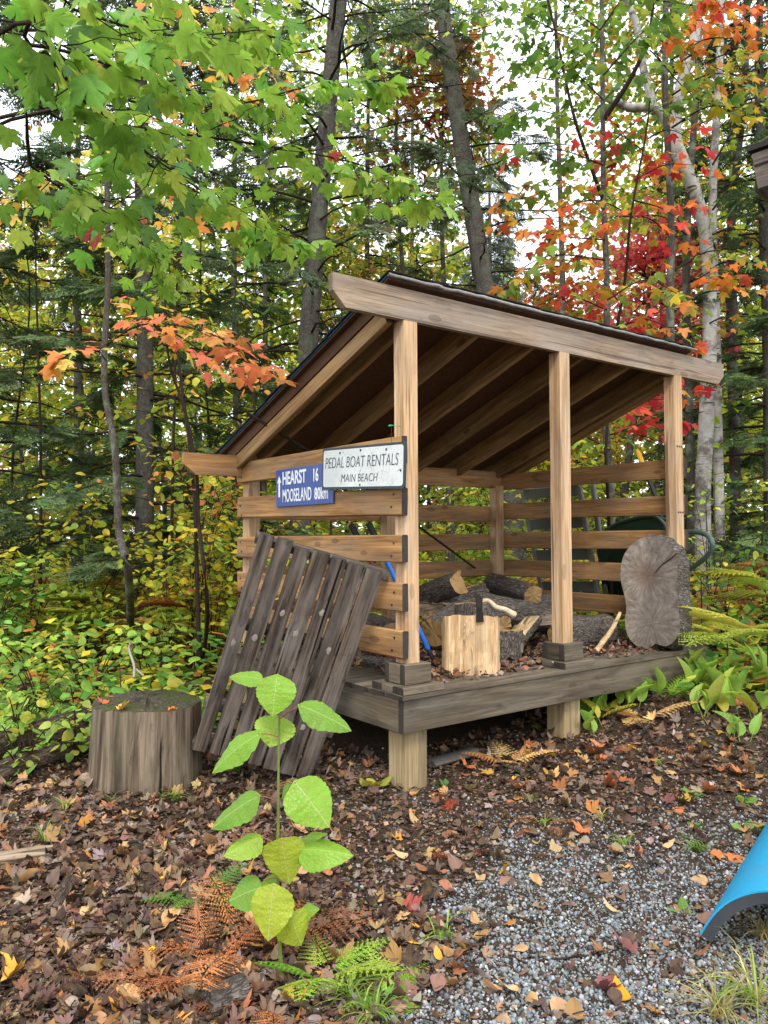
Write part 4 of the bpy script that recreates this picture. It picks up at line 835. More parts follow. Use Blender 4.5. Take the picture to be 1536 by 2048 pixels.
# --- right hand maple clump: green, orange and red leaves against the sky
def right_maple():
    D = 7.2; b = gp(1217, 1230); b = CAM+(b-CAM)*(1.0); b = dr(D, (1217-768)/FPX*D)
    t = thing('maple_clump', b, 'slim grey stemmed maple with green orange and red leaves behind shed roof', 'tree'); cr = Crown()
    me, ln, r = trunkmesh([toground(b), P(1222, 1000, D), P(1210, 820, D), P(1214, 600, D), P(1207, 380, D), P(1205, 150, D), P(1200, -200, D)], .04, .018, M_BMAP, 30, 9); obj('trunk', me, t)
    cr.limbs += [(spline([P(1228, 690, D), P(1250, 560, D-.2), P(1262, 430, D-.4), P(1290, 280, D-.5), P(1300, 200, D-.6)], 16), np.linspace(.02, .007, 17)),
                 (spline([P(1207, 240, D), P(1265, 150, D-.1), P(1300, 60, D-.2), P(1312, -80, D-.3)], 16), np.linspace(.028, .012, 16)),
                 (spline([P(1206, 400, D), P(1150, 240, D-.2), P(1110, 60, D-.3), P(1080, -60, D-.3)], 16), np.linspace(.022, .008, 16))]
    g1 = ['5f8436', '76953c', '4f7432', '8ca040']; o1 = ['d98a3c', 'e0783c', 'c9a23c', 'c95a3c']; r1 = ['d94a44', 'c93a40', 'e0644a']; go = ['8a9a3a', 'b59a3a', '6f8a38', 'c9803c']
    f = lambda *q, d=D-.4: [P(x, y, d) for x, y in q]
    LS = [(((1207, 200), (1120, 120), (1010, 60)), g1), (((1207, 150), (1290, 60), (1370, 10)), g1), (((1150, 240), (1060, 220), (990, 250)), g1), (((1207, 330), (1120, 300), (1030, 300)), g1+r1[:1]),
          (((1210, 420), (1110, 360), (1010, 400)), go), (((1160, 260), (1240, 170), (1330, 130)), g1), (((1110, 60), (1020, 20), (930, 30)), g1), (((1210, 480), (1110, 470), (1010, 440)), o1),
          (((1210, 520), (1110, 510), (1040, 540), (1000, 590)), go), (((1262, 430), (1190, 400), (1110, 420)), o1), (((1265, 400), (1330, 420), (1390, 470)), o1+r1), (((1285, 300), (1240, 270), (1190, 260)), r1),
          (((1290, 280), (1340, 260), (1400, 290)), r1), (((1270, 360), (1330, 330), (1390, 330)), o1+r1), (((1214, 600), (1290, 560), (1360, 590)), go), (((1214, 620), (1130, 590), (1060, 620)), go+r1),
          (((1220, 660), (1300, 640), (1380, 690)), go+r1), (((1235, 600), (1200, 560), (1150, 570)), r1+o1), (((1300, 60), (1390, 40), (1460, 60)), o1), (((1320, 80), (1420, 130), (1520, 170)), ['a5a53a', 'c98a3c', '8a9a3a']),
          (((1300, 100), (1400, 200), (1520, 220)), g1+YEL), (((1312, 0), (1430, 20), (1550, 60)), o1), (((1215, 830), (1270, 800), (1330, 800)), r1), (((1220, 870), (1280, 850), (1350, 840)), r1), (((1215, 780), (1300, 740), (1400, 760)), r1+o1),
          (((1220, 900), (1140, 860), (1080, 880)), LIME), (((1207, 300), (1290, 230), (1360, 200)), g1), (((1200, 60), (1120, 0), (1040, -60)), g1), (((1200, 60), (1260, -20), (1330, -60)), g1), (((1390, 560), (1440, 540), (1530, 560)), o1)]
    for q, hx in LS: bough(cr, f(*q, d=D-.4+rng.normal(0, .35)), .008, .110, hx, 1.0, .44, .1, .3, flat=.4)
    allh = list(dict.fromkeys(g1+o1+r1+go+YEL+LIME+['a5a53a'])); finish(t, cr, 'leaf', 'right_maple', T_MAPS, allh, M_LEAF, M_BDARK, 300)
right_maple()

# --- birch with white stems and thin maple stems beside it
def birch():
    D = 8.2; b = dr(D, (1412-768)/FPX*D); t = thing('birch_tree', b, 'white barked birch with leaning limbs right of the shed', 'tree')
    me, ln, r = trunkmesh([toground(b), P(1405, 1050, D), P(1412, 850, D), P(1420, 640, D), P(1412, 480, D), P(1385, 360, D)], .088, .06, M_BIRCH, 30, 14, .03, .2); obj('trunk', me, t)
    for pts, r0, r1 in (([P(1388, 380, D), P(1350, 280, D), P(1365, 160, D), P(1392, 60, D), P(1395, -150, D)], .07, .05), ([P(1380, 350, D), P(1320, 225, D), P(1260, 215, D), P(1200, 190, D)], .06, .035), ([P(1310, 225, D), P(1285, 130, D), P(1270, 40, D), P(1200, -100, D)], .045, .03)):
        v, f = tube(spline(pts, 18), np.linspace(r0, r1, len(spline(pts, 18))), 10, .03, 3); obj('limb', mesh('limb', v, f, M_BIRCH, smooth=True), t)
    b2 = dr(D+.3, (1440-768)/FPX*(D+.3)); t2 = thing('birch_tree', b2, 'thinner straight grey birch stem beside the white birch', 'tree')
    me, ln, r = trunkmesh([toground(b2), P(1436, 900, D+.3), P(1432, 640, D+.3), P(1425, 400, D+.3), P(1440, 100, D+.3), P(1440, -150, D+.3)], .055, .035, M_BIRCH, 24, 10); obj('trunk', me, t2)
    cr = Crown()
    for q in (((1425, 420), (1470, 360), (1520, 300)), ((1432, 500), (1400, 420), (1390, 330)), ((1400, 120), (1340, 60), (1300, 20)), ((1425, 330), (1480, 240), (1536, 200))): bough(cr, [P(x, y, D) for x, y in q], .012, .07, LIME+YEL, .7, .5, .2, .3)
    finish(t2, cr, 'leaf', 'birch', T_OVATE, LIME+YEL, M_LEAF, M_BDARK, 60)
birch()
for px, top, D, r0, lb in ((1352, 1330, 7.8, .05, 'dark slim trunk standing left of the white birch'), (1385, 1395, 8.6, .055, 'grey trunk close behind the white birch'), (1474, 1490, 9.5, .07, 'dark trunk inside the hemlock right of the birch')):
    b = dr(D, (px-768)/FPX*D); t = thing('maple_tree', b, lb, 'tree'); cr = Crown()
    me, ln, r = trunkmesh([toground(b), P(px-5, 900, D), P(px-12, 640, D), P(px-10, 430, D), P(top, 150, D), P(top+8, -200, D)], r0, r0*.5, M_BMAP, 26, 10); obj('trunk', me, t)
    for i in range(7):
        y0 = rng.uniform(0, 700); sg = rng.choice([-1, 1]); bough(cr, [P(px-8, y0, D), P(px+sg*60, y0-40, D+rng.normal(0, .5)), P(px+sg*130, y0-40, D+rng.normal(0, .8))], .012, .09, ['8a9a3a', 'a5a53a', 'c9903c', '6f8a38'], .45, .5, .2, .3)
    finish(t, cr, 'leaf', 'stem_maple', T_MAPS, ['8a9a3a', 'a5a53a', 'c9903c', '6f8a38'], M_LEAF, M_BDARK, 0)

# --- conifers
def spray_t(n=9, L=1.0):                                   # flat needle twig, length 1
    v, f = [], []
    def dia(p, d, l, wd):
        s = V(-d[1], d[0], 0); k = len(v); v.extend([p, p+d*l*.5+s*wd, p+d*l, p+d*l*.5-s*wd]); f.extend([(k, k+1, k+2), (k, k+2, k+3)])
    dia(V(0, 0, 0), V(0, 1, 0), 1.0, .018)
    for i in range(n):
        t = .08+.85*i/n
        for sg in (-1, 1):
            l = .42*(1.05-t)*random.uniform(.8, 1.2)+.06; d = unit(V(sg*.85, .6, 0)); p = V(0, t, 0); dia(p, d, l, .026)
            for j in (1, 2):
                if l > .22: dia(p+d*l*.33*j, unit(V(sg*.35, .95, 0)), l*.33, .02); dia(p+d*l*.33*j, unit(V(sg*1.0, .02, 0)), l*.3, .02)
    v = np.array(v); v[:, 2] = -.12*v[:, 1]**2-.1*np.abs(v[:, 0])+np.array([random.gauss(0, .015) for _ in v]); return v, np.array(f)
T_SPRAY = [spray_t(8), spray_t(7), spray_t(9)]
def conifer(base, pts, r0, r1, label, hexes, zlo, zhi, lmax, nbr, sp=.34, dens=10, dead=.0, group=None, side=None, name='spruce_tree', bm=None, droop=.25, n=30, taper=1.0):
    t = thing(name, base, label, 'tree', group); me, ln, r = trunkmesh(pts, r0, r1, bm or M_BSPR, n, 14, .03); obj('trunk', me, t); pos, dirs, nrm, size, limbs = [], [], [], [], []
    zs = ln[:, 2]; up = V(0, 0, 1)
    for i in range(nbr):
        u = (i+rng.random())/nbr; z = zlo+(zhi-zlo)*u; j = int(np.clip(np.searchsorted(zs, z), 1, len(ln)-1)); p = ln[j-1]+(ln[j]-ln[j-1])*np.clip((z-zs[j-1])/(zs[j]-zs[j-1]+1e-6), 0, 1)
        az = i*2.4+rng.normal(0, .4) if side is None else side+rng.normal(0, .8); L = lmax*(1-taper*u*.85)*rng.uniform(.6, 1.1); d = V(math.cos(az), math.sin(az), 0)
        q = np.linspace(0, 1, 9)[:, None]; br = p+d*L*q+up*L*(.10*q-droop*q**1.6)+np.cumsum(rng.normal(0, .012*L, (9, 3)), 0); limbs.append((br, np.linspace(.008+.012*L/2, .003, 9)))
        isdead = rng.random() < dead; m_ = int(L*dens*(1.6 if not isdead else .8))
        for _ in range(m_):
            x = rng.uniform(.12, 1)**.8*8; jj = min(int(x), 7); pp = br[jj]+(br[jj+1]-br[jj])*(x-jj); sd = np.cross(d, up)*rng.choice([-1, 1])
            dd = unit(d*rng.uniform(.2, .9)+sd*rng.uniform(.3, 1.1)+up*rng.normal(-.25, .2))
            if isdead: limbs.append((jitter_line(pp, pp+dd*sp*rng.uniform(.6, 1.3), 4, .3), np.array([.003, .0025, .002, .001])))
            else: pos.append(pp); dirs.append(dd); nrm.append(unit(up+rng.normal(0, .35, 3))); size.append(sp*rng.uniform(.6, 1.35))
    obj('branches', tubes('branches', limbs, M_BDARK, 4), t, kind='stuff')
    if pos: obj('foliage', scatter('foliage', T_SPRAY, pos, dirs, nrm, np.array(size), pal(hexes, len(pos), .22), M_NEED), t, kind='stuff')
    return t
CN = ['566c42', '485e3a', '687c4c', '5e7248']; CG = ['7c886e', '6c7c62', '8e967a', '627458']
D = 10.0; b = dr(D, (600-768)/FPX*D)
conifer(b, [toground(b), P(602, 1000, D), P(620, 640, D), P(655, 230, D), P(685, -100, D), P(705, -450, D)], .15, .09, 'thick lichen grey spruce trunk behind the blue sign', CG+CN, 1.4, 8.5, 2.5, 78, .28, 9, .5, taper=.2)
D = 9.0; b = dr(D, (290-768)/FPX*D)
conifer(b, [toground(b), P(289, 1000, D), P(290, 700, D), P(283, 300, D), P(278, -200, D)], .115, .07, 'straight spruce trunk with dark boughs left of the shed', CN, .4, 7.5, 2.3, 60, .35, 11, .18, taper=.5)
D = 11.5; b = dr(D, (1035-768)/FPX*D)
conifer(b, [toground(b), P(1010, 850, D), P(972, 590, D), P(925, 300, D), P(893, 80, D), P(860, -200, D)], .16, .105, 'leaning grey spruce trunk rising behind the shed roof', CG+CN, 3.2, 9.5, 2.0, 52, .30, 9, .55, taper=.2)
for px, D, zlo, zhi, lm, nb, lb in ((-60, 8.5, -.2, 7, 2.2, 70, 'dark bushy fir at the forest edge far left'), (150, 11.5, .8, 7, 1.8, 42, 'dark fir standing between the left sapling and far left fir'), (1545, 8.6, .0, 6.5, 1.75, 95, 'dark green hemlock right of the white birch'), (1640, 10.5, 0, 8, 2.2, 60, 'second dark hemlock at the right forest edge'),
        (740, 13.5, 3.0, 10, 2.0, 36, 'grey green spruce behind the shed corner post'), (470, 12.5, 2.5, 9, 1.8, 36, 'spruce standing between the two big trunks'), (830, 16, 4, 12, 2.0, 36, 'slender dark spruce behind the leaning trunk'), (1480, 13, .3, 7.5, 2.0, 55, 'spruce filling the gap behind the birches')):
    b = dr(D, (px-768)/FPX*D)
    conifer(b, [toground(b), b+V(.05, .02, 3), b+V(0, .05, 6), b+V(.05, .0, zhi+1.5)], .10, .02, lb, CN if 'grey' not in lb else CG, b[2]+.7+zlo, b[2]+zhi+1.3, lm, nb, .33, 10, .18, taper=.75)
for px, D, hh in ((985, 34, 20.5), (1012, 38, 16.5)):
    b = dr(D, (px-768)/FPX*D); conifer(b, [toground(b), b+V(0, 0, hh*.5), b+V(0, 0, hh)], .2, .02, 'far pointed grey spruce spire showing against the sky' , ['6b7468', '5c685a', '7a8272'], b[2]+2, b[2]+hh-.2, 2.3, 110, .8, 7, 0, taper=1.1, group='far spruce spires')

def spraytree(b, H, z0, nb, hexes, leaf, label, R=1.0, r0=.02, tm=None, dens=.7):
    t = thing('sapling', b, label, 'tree'); cr = Crown(); top = b+V(*rng.normal(0, .2, 2), H)
    me, ln, r = trunkmesh([toground(b), b+(top-b)*.4+V(*rng.normal(0, .08, 2), 0), b+(top-b)*.75+V(*rng.normal(0, .1, 2), 0), top], r0, .006, M_BDARK, 20, 7); obj('trunk', me, t)
    for i in range(nb):
        z = z0+(H-z0)*(i+rng.random())/nb; p = ln[int(np.clip(z/H*(len(ln)-1), 0, len(ln)-1))]; az = i*2.4+rng.normal(0, .4); L = R*(1.15-.6*z/H)*rng.uniform(.6, 1.2); o = V(math.cos(az), math.sin(az), 0)*L
        bough(cr, [p, p+o*.5+V(0, 0, .12*L), p+o+V(0, 0, .08*L)], .006, leaf, hexes, dens, .38, .2, .25, flat=.28)
    finish(t, cr, 'leaf', 'spray', tm or T_OVATE[:2], hexes, M_LEAF, M_BDARK, 0, limbk=3); return t
# --- broadleaf trees of the wood behind
def cloudtree(b, H, zlo, R, nclump, per, hexes, leaf, label, r0=.06, group=None, wts=None, trunk=True, tm=None, name='broadleaf_tree', bm=None, off=V(0, 0, 0), tight=1.0):
    t = thing(name, b, label, 'tree', group); top = b+V(rng.normal(0, .3), rng.normal(0, .3), H)+off
    me, ln, r = trunkmesh([toground(b), b+(top-b)*.35+V(*rng.normal(0, .08, 2), 0), b+(top-b)*.7+V(*rng.normal(0, .12, 2), 0), top], r0, .01, bm or M_BMAP, 16, 8); obj('trunk', me, t); limbs = []; ps = []
    for i in range(nclump):
        u = rng.random()**.9; z = zlo+(H-zlo)*u; j = int(np.clip(z/H*(len(ln)-1), 0, len(ln)-2)); p = ln[j]; az = rng.uniform(0, 6.28); rr = R*(1.05-.7*u)*rng.uniform(.35, 1.05)
        c = p+V(math.cos(az)*rr, math.sin(az)*rr, rng.normal(.1, .2)); limbs.append((jitter_line(p, c, 6, .3), np.linspace(.012, .003, 6)))
        s = V(.36, .36, .11)*tight*rng.uniform(.7, 1.4)*max(R, .8)/1.6; ps.append(c+rng.normal(0, 1, (per, 3))*s)
    ps = np.concatenate(ps); n = len(ps); dirs = unit(rng.normal(0, 1, (n, 3))*V(1, 1, .5)+V(0, 0, -.35)); nr = unit(V(0, 0, 1)+rng.normal(0, .55, (n, 3)))
    obj('branches', tubes('branches', limbs, M_BDARK, 4), t, kind='stuff')
    obj('foliage', scatter('foliage', tm or T_DIA, ps, dirs, nr, leaf*rng.uniform(.6, 1.25, n), pal(hexes, n, .2, wts=wts), M_LEAF), t, kind='stuff'); return t
def at(px, D): return dr(D, (px-768)/FPX*D)
YG = ['b9c444', 'd2cb48', '9ab244', 'e3cf50', '8aa644']; MIXO = ['d59a4a', 'c8b545', 'd9805a', '9aa83e']; PINK = ['d95a66', 'e06a6a', 'd04a50', 'e08070']
cloudtree(at(1228, 9.5), 5.0, 2.4, .95, 60, 60, PINK, .085, 'bright pink red maple crown behind the roof against the sky', .06)
cloudtree(at(1120, 14), 5.2, 2.0, 1.6, 60, 80, ['d9654a', 'd98a4a', 'c9a845', 'd95a50'], .12, 'orange red maple just above the middle of the shed roof', .05)
cloudtree(at(900, 12.5), 9.5, 6.4, 1.3, 34, 40, ['a3653a', 'b5783c', '8a5a34', '9a8a3a', 'a85038'], .17, 'oak with brown orange leaves around the leaning trunk top', .07, tm=[fan(OAK, .2, .2)])
spots = [(60, 13), (200, 15), (330, 12.5), (420, 16), (520, 13.5), (620, 17), (700, 14), (800, 18), (860, 15), (960, 17), (1060, 13), (1160, 16), (1290, 12.5), (1380, 15), (1470, 16.5), (1560, 14), (-60, 16), (-150, 13), (1700, 15), (380, 19), (560, 20), (900, 20)]
WH = ['right of the far left fir', 'behind the crooked sapling', 'just right of the straight spruce trunk', 'behind the low roof corner', 'left of the thick spruce trunk', 'behind the thick spruce trunk', 'right of the thick spruce trunk', 'above the roof peak', 'left of the leaning trunk', 'behind the leaning trunk', 'below the far spruce spires', 'under the pink red crown', 'left of the slim maple stems', 'behind the white birch', 'behind the dark hemlock', 'beyond the cabin eave', 'behind the far left fir', 'beyond the far left fir', 'right of the second hemlock', 'far behind the low roof corner', 'far behind the thick spruce trunk', 'far behind the leaning trunk']
for i, (px, D) in enumerate(spots):
    hx = (YG, YG+MIXO, LIME+YG, YG, GREEN+YG)[i % 5]; sky_gap = 930 <= px <= 1200; H = rng.uniform(3.6, 5.0) if sky_gap else rng.uniform(5.5, 9.0)
    nm = {0: 'yellow green', 1: 'mixed orange and yellow', 2: 'lime green', 3: 'yellow green', 4: 'mid green'}[i % 5]
    cloudtree(at(px, D), H, .3, rng.uniform(1.4, 2.1), 62 if not sky_gap else 44, 64, hx, .125, 'slim %s broadleaf tree in the wood %s' % (nm, WH[i]), .045, group='trees in the wood behind the shed')
cloudtree(at(1090, 10.5), 10.5, 6.9, 1.6, 34, 55, GREEN+['8ca040'], .10, 'tall green maple crown above the sky gap', .06)
cloudtree(at(1330, 11), 10.5, 6.0, 1.7, 46, 60, ['c98a3c', 'a5a53a', '7a9438', 'd9a04a'], .11, 'tall orange and green crown behind the birch limbs', .06)
cloudtree(at(800, 13), 11.5, 6.2, 1.9, 50, 60, YG+GREEN, .12, 'tall yellow green crown left of the leaning trunk', .06)
cloudtree(at(520, 12), 10.5, 5.2, 1.9, 50, 60, GREEN+YG, .12, 'tall green crown left of the thick spruce', .06)
# far wood as one mass
n = 26000; dd = rng.uniform(22, 46, n); rr = rng.uniform(-1.0, 1.0, n)*dd*.95; xy = CAM[:2]+F2*dd[:, None]+R2*rr[:, None]
pxx = 768+FPX*rr/dd; hmax = np.where((pxx > 930) & (pxx < 1190), 5.0, 12.5); zz = G(xy[:, 0], xy[:, 1])+rng.random(n)**1.25*hmax
fw_ = scatter('far_wood', T_DIA, np.column_stack([xy, zz]), rng.normal(0, 1, (n, 3)), rng.normal(0, 1, (n, 3))+V(0, 0, 1), rng.uniform(.3, .75, n), pal(['5f7a34', '8a9a3c', '3d5530', 'b0a840', '4a6234', 'a8783c'], n, .25), M_LEAF)
obj('far_wood', fw_, kind='stuff', label='far off green and yellow wood closing the view', cat='wood')

# ------------------------------------------------------------------ shrubs and saplings of the understorey
def shrub(b, H, nst, hexes, leaf, label, tm, spread=.5, lean=(0, 0), dens=.9, twl=.32, nobj=60, kind='shrub', group=None, name='shrub', start=.25, wts=None, mt=None, droop=.25, flat=.35):
    t = thing(name, b, label, 'shrub', group); cr = Crown()
    for i in range(nst):
        az = rng.uniform(0, 6.28); l = H*rng.uniform(.65, 1.05); o = V(math.cos(az), math.sin(az), 0)*spread*rng.uniform(.3, 1)*H+V(lean[0], lean[1], 0)*H
        p0 = b+V(*rng.normal(0, .04, 2), -.03); bough(cr, [p0, p0+o*.3+V(0, 0, l*.5), p0+o*.75+V(0, 0, l*.85), p0+o*1.1+V(0, 0, l)], .006, leaf, hexes, dens, twl*H**.5, start, droop, flat=flat, wts=wts)
    finish(t, cr, 'leaf', kind, tm, hexes, mt or M_LEAF, M_BDARK, nobj); return t
HZ = ['d9c23a', 'e3cc46', 'a8b640', 'c3c644', '96b044']; GR = ['6c9c44', '82b04e', '5a8a40', '98bb56']; GY = ['a0be48', 'bac854', '86a848', 'd2ce54']
for i, (px, py, H, hx, lf, tmn, lb, n_) in enumerate([
        (330, 1335, 1.25, HZ, .072, T_ROUND, 'yellow leaved hazel shrub between the stump and the trunk', 7), (425, 1340, 1.45, HZ, .070, T_ROUND, 'tall yellow and green hazel shrub against the shed side', 7),
        (215, 1330, .95, HZ+GY, .066, T_ROUND, 'low yellow green shrub at the foot of the crooked sapling', 6), (60, 1340, 1.05, GY, .085, T_MAPS, 'lime green shrub with lobed leaves behind the fallen log', 7),
        (150, 1300, 1.1, GR+GY, .085, T_MAPS, 'green maple leaved shrub behind the fallen log end', 7), (-30, 1360, 1.0, GR, .085, T_OVATE, 'green shrub at the left end of the fallen log', 6),
        (265, 1290, 1.15, GY+YEL, .075, T_OVATE, 'pale green shrub in front of the straight spruce trunk', 6)]):
    shrub(gp(px, py), H, n_, hx, lf, lb, tmn, .45, nobj=110, kind='sh%d' % i, dens=1.0, flat=.28)
shrub(gp(115, 1470), .42, 6, ['6fa046', '82ad4c', '95b552', '5f9040'], .085, 'fresh green seedling shrub leaning over the fallen log', T_OVATE, .75, nobj=60, kind='shA', dens=.8, start=.35)
shrub(gp(235, 1430), .40, 5, ['6fa046', '82ad4c', '95b552', '5f9040'], .08, 'small green seedling with broad leaves behind the stump', T_OVATE, .8, nobj=50, kind='shB', dens=.8, start=.35)
for px, py, H, lb in ((20, 1500, .5, 'green leafy seedlings at the left end of the fallen log'), (75, 1450, .6, 'upright green seedlings behind the fallen log'), (180, 1410, .55, 'green seedlings behind the fallen log near the stump'), (310, 1385, .6, 'yellow green seedlings between stump and crooked sapling'), (-40, 1450, .7, 'green bush beyond the left log end'), (45, 1545, .32, 'green seedlings growing before the fallen log'), (140, 1515, .36, 'fresh seedlings hiding the fallen log left of the stump')):
    shrub(gp(px, py), H, 7, ['95bc52', 'a8c858', 'bccb5e', '82ae4c', 'd2cc54'], .068, lb, T_OVATE, .6, nobj=70, kind='shL', dens=.9, start=.25)
shrub(gp(420, 1420), .22, 4, GR, .06, 'tiny green seedling between stump and pallet', T_OVATE, .7, nobj=30, kind='shC')
shrub(at(1450, 6.6), .95, 6, GY+GR, .055, 'light green small leaved shrub beside the wheelbarrow handle', T_OVATE, .5, nobj=60, kind='shD')
shrub(at(1530, 6.3), .85, 6, GR+GY, .07, 'green shrub right of the wheelbarrow', T_OVATE, .5, nobj=50, kind='shE')
shrub(at(1420, 7.4), 1.6, 6, GY, .055, 'thin yellow green sapling shrub before the birch', T_OVATE, .35, nobj=50, kind='shF', dens=.6)
for i, (px, D, H, hx, lb) in enumerate([(40, 7.5, 1.9, GY+HZ, 'yellow green shrub under the far left fir'), (170, 7.8, 1.7, HZ, 'yellow shrub behind the crooked sapling'), (380, 7.2, 2.0, HZ+MIXO, 'golden shrub behind the shed side rails'), (480, 8.2, 2.2, GY+YEL, 'tall yellow green shrub behind the low roof corner'),
        (560, 7.8, 1.5, HZ, 'yellow shrub seen through the shed side rails'), (700, 8.5, 1.6, GY+HZ, 'yellow green shrub behind the shed back rails'), (880, 8.3, 1.7, HZ+GY, 'bright shrub behind the middle of the shed'), (1010, 8.6, 1.8, GY, 'lime shrub behind the back corner post'), (1120, 8.4, 2.4, LIME+HZ, 'tall lime shrub right behind the slatted chair'), (1260, 9.0, 2.4, LIME+GY, 'lime and yellow shrub behind the right rails'), (1350, 9.2, 1.9, LIME, 'lime shrub left of the white birch foot'), (1560, 8.6, 1.5, GR+GY, 'green shrub under the dark hemlock')]):
    shrub(at(px, D), H, 8, hx, .085, lb, T_OVATE, .45, nobj=0, kind='x', dens=.65, twl=.4)
# yellow broadleaf saplings standing before the conifers
for i, (px, D, H, z0, hx, lb) in enumerate([(80, 8.2, 5.0, 2.0, YEL, 'slim yellow leaved sapling before the far left fir'), (400, 6.6, 4.2, 1.9, YEL+HZ, 'yellow leaved birch sapling above the low roof corner'), (520, 8.5, 5.0, 1.4, YG, 'yellow green sapling between the two spruce trunks'), (340, 7.8, 4.6, .8, ['d98a5a', 'd9a05a', 'c9b045', 'a3b03c'], 'sapling with orange and yellow leaves behind the spruce boughs'),
        (790, 10, 5.4, 2.0, YG+YEL, 'yellow green sapling above the roof peak'), (30, 9.5, 5.5, .8, YG, 'yellow green sapling behind the far left fir'), (660, 9.6, 4.6, 1.2, YG, 'yellow sapling beside the thick spruce trunk'), (440, 10.2, 6.0, 1.0, GREEN+YG, 'green sapling behind the low roof corner')]):
    spraytree(at(px, D), H, z0, 13, hx, .07, lb, 1.0)
b = gp(400, 1330); t = thing('bare_sapling', b, 'thin dark bare stem rising before the shed side', 'tree')
obj('trunk', tubes('trunk', [(spline([toground(b), P(415, 1230, 5.3), P(398, 1050, 5.3), P(392, 940, 5.3), P(372, 830, 5.3), P(338, 720, 5.3), P(330, 600, 5.3)], 24), np.linspace(.017, .007, 25))], M_BDARK, 8, .05), t)
t = thing('bare_sapling', at(1225, 6.4), 'thin dark stem with few twigs behind the right rails', 'tree')
obj('trunk', tubes('trunk', [(spline([toground(at(1225, 6.4)), P(1216, 1000, 6.4), P(1212, 900, 6.4), P(1220, 780, 6.4)], 14), np.linspace(.016, .01, 13))], M_BDARK, 7, .05), t)

# ------------------------------------------------------------------ ferns
def frond_t(npair=11, tri=True, seed=0):                   # triangular frond, stalk along Y, length 1
    q = np.random.default_rng(seed); v, f = [], []
    def dia(p, d, l, wd):
        s = V(-d[1], d[0], 0); k = len(v); v.extend([p, p+d*l*.4+s*wd, p+d*l, p+d*l*.4-s*wd]); f.extend([(k, k+1, k+2), (k, k+2, k+3)])
    dia(V(0, -.35, 0), V(0, 1, 0), 1.35, .006)
    for i in range(npair):
        t = i/npair; l = (.46*(1-t)**.9+.03) if tri else .30*math.sin(math.pi*(t*.85+.12))+.03
        for sg in (-1, 1):
            d = unit(V(sg, .42, 0)); p = V(0, t, 0); dia(p, d, l, .006); m_ = max(2, int(l/.03))
            for j in range(m_):
                u = (j+.5)/m_; ll = (.046*(1-u)+.014)*(1 if tri else .75)*min(1, l/.3+.4); pp = p+d*l*u
                for s2 in (-1, 1): dia(pp, unit(d*.45+V(-d[1], d[0], 0)*s2), ll, ll*.26)
            dia(p+d*l*.85, d, l*.2, .008)
    v = np.array(v); v[:, 2] = -.28*np.maximum(v[:, 1], 0)**2-.22*v[:, 0]**2*2+q.normal(0, .006, len(v)); return v, np.array(f)
T_FROND = [frond_t(11, True, 1), frond_t(10, True, 2)]; T_LFR = [frond_t(14, False, 3), frond_t(13, False, 4)]
T_FRLO = [frond_t(7, True, 5)]
def fern(b, n, L, hexes, label, spread=1.0, tm=T_FROND, el=.7, name='fern', group=None, az0=None, mt=None, stalk=0.0):
    t = thing(name, b, label, 'fern', group); g0 = b.copy()
    if stalk: b = b+V(0, 0, stalk); obj('stalk', tubes('stalk', [(np.array([g0-V(0, 0, .02), b-V(0, 0, stalk*.4), b]), [.006, .005, .004])], M_BDARK, 6), t)
    for i in range(n):
        az = (i/n*6.28 if az0 is None else az0+(i-n/2)*.55)+rng.normal(0, .3); e = el+rng.normal(0, .15); d = V(math.cos(az)*math.cos(e), math.sin(az)*math.cos(e), math.sin(e)); l = L*rng.uniform(.7, 1.1)
        tv, tf = tm[i % len(tm)]; R = rots(d[None], (V(0, 0, 1)+rng.normal(0, .15, 3))[None])[0]; vv = tv@R.T*l+(b+d*.35*l); c = pal([hexes[i % len(hexes)]], 1, .12)
        obj('frond', mesh('frond', vv, tf, mt or M_LEAF, col=np.repeat(c, len(tv), 0)*(1+rng.normal(0, .06, (len(tv), 1)))), t)
FG = ['a3c84a', 'bcd458', '8ab440']; FY = ['c2c24c', 'd6d05a', 'a9b84a']; FB = ['a9683c', 'b5784a', '8f5636']; FT = ['d9a86a', 'e0b87a', 'c99050']
fern(gp(640, 1960), 5, .21, FG, 'bright green fern at the foot of the sapling', el=.55)
fern(gp(405, 1800), 5, .17, ['6f9a44', '82ab4c'], 'small green fern growing in leaf litter left of the sapling', el=.45)
fern(gp(475, 1915), 6, .30, FB, 'rust brown dead fern lying left of the sapling foot', el=.30, tm=T_LFR, mt=M_DRY)
fern(gp(400, 1965), 5, .27, FB, 'rust brown dead fern beside the charred wood chunk', el=.30, tm=T_LFR, mt=M_DRY)
fern(gp(540, 2010), 4, .20, FB, 'withered fern lying below the sapling', el=.3, tm=T_LFR, mt=M_DRY)
fern(gp(1015, 1530), 5, .20, FT, 'pale tan dried fern before the middle leg', el=.45, mt=M_DRY)
fern(gp(1290, 1440), 5, .24, FT, 'tan dried fern among the lily leaves', el=.35, mt=M_DRY)
fern(gp(1290, 1490), 4, .22, FB, 'rust brown fern lying in front of the lily leaves', el=.12, tm=T_LFR, mt=M_DRY)
fern(gp(1085, 1650), 4, .16, FB, 'small rust fern lying on the gravel edge', el=.12, tm=T_LFR, mt=M_DRY)
fern(gp(905, 1595), 3, .14, ['a5452f', 'b5543a'], 'tiny red brown fern lying right of the front leg', el=.1, tm=T_LFR, mt=M_DRY)
fern(gp(925, 1720), 3, .15, ['8a4530', 'a5553a'], 'dark red brown fern scrap on the gravel edge', el=.08, tm=T_LFR, mt=M_DRY)
fern(gp(1195, 1440), 4, .26, FY, 'yellow green fern standing before the platform skirt', el=.95)
fern(gp(1330, 1400), 4, .22, FG, 'small green fern among lily leaves by the skirt', el=.8)
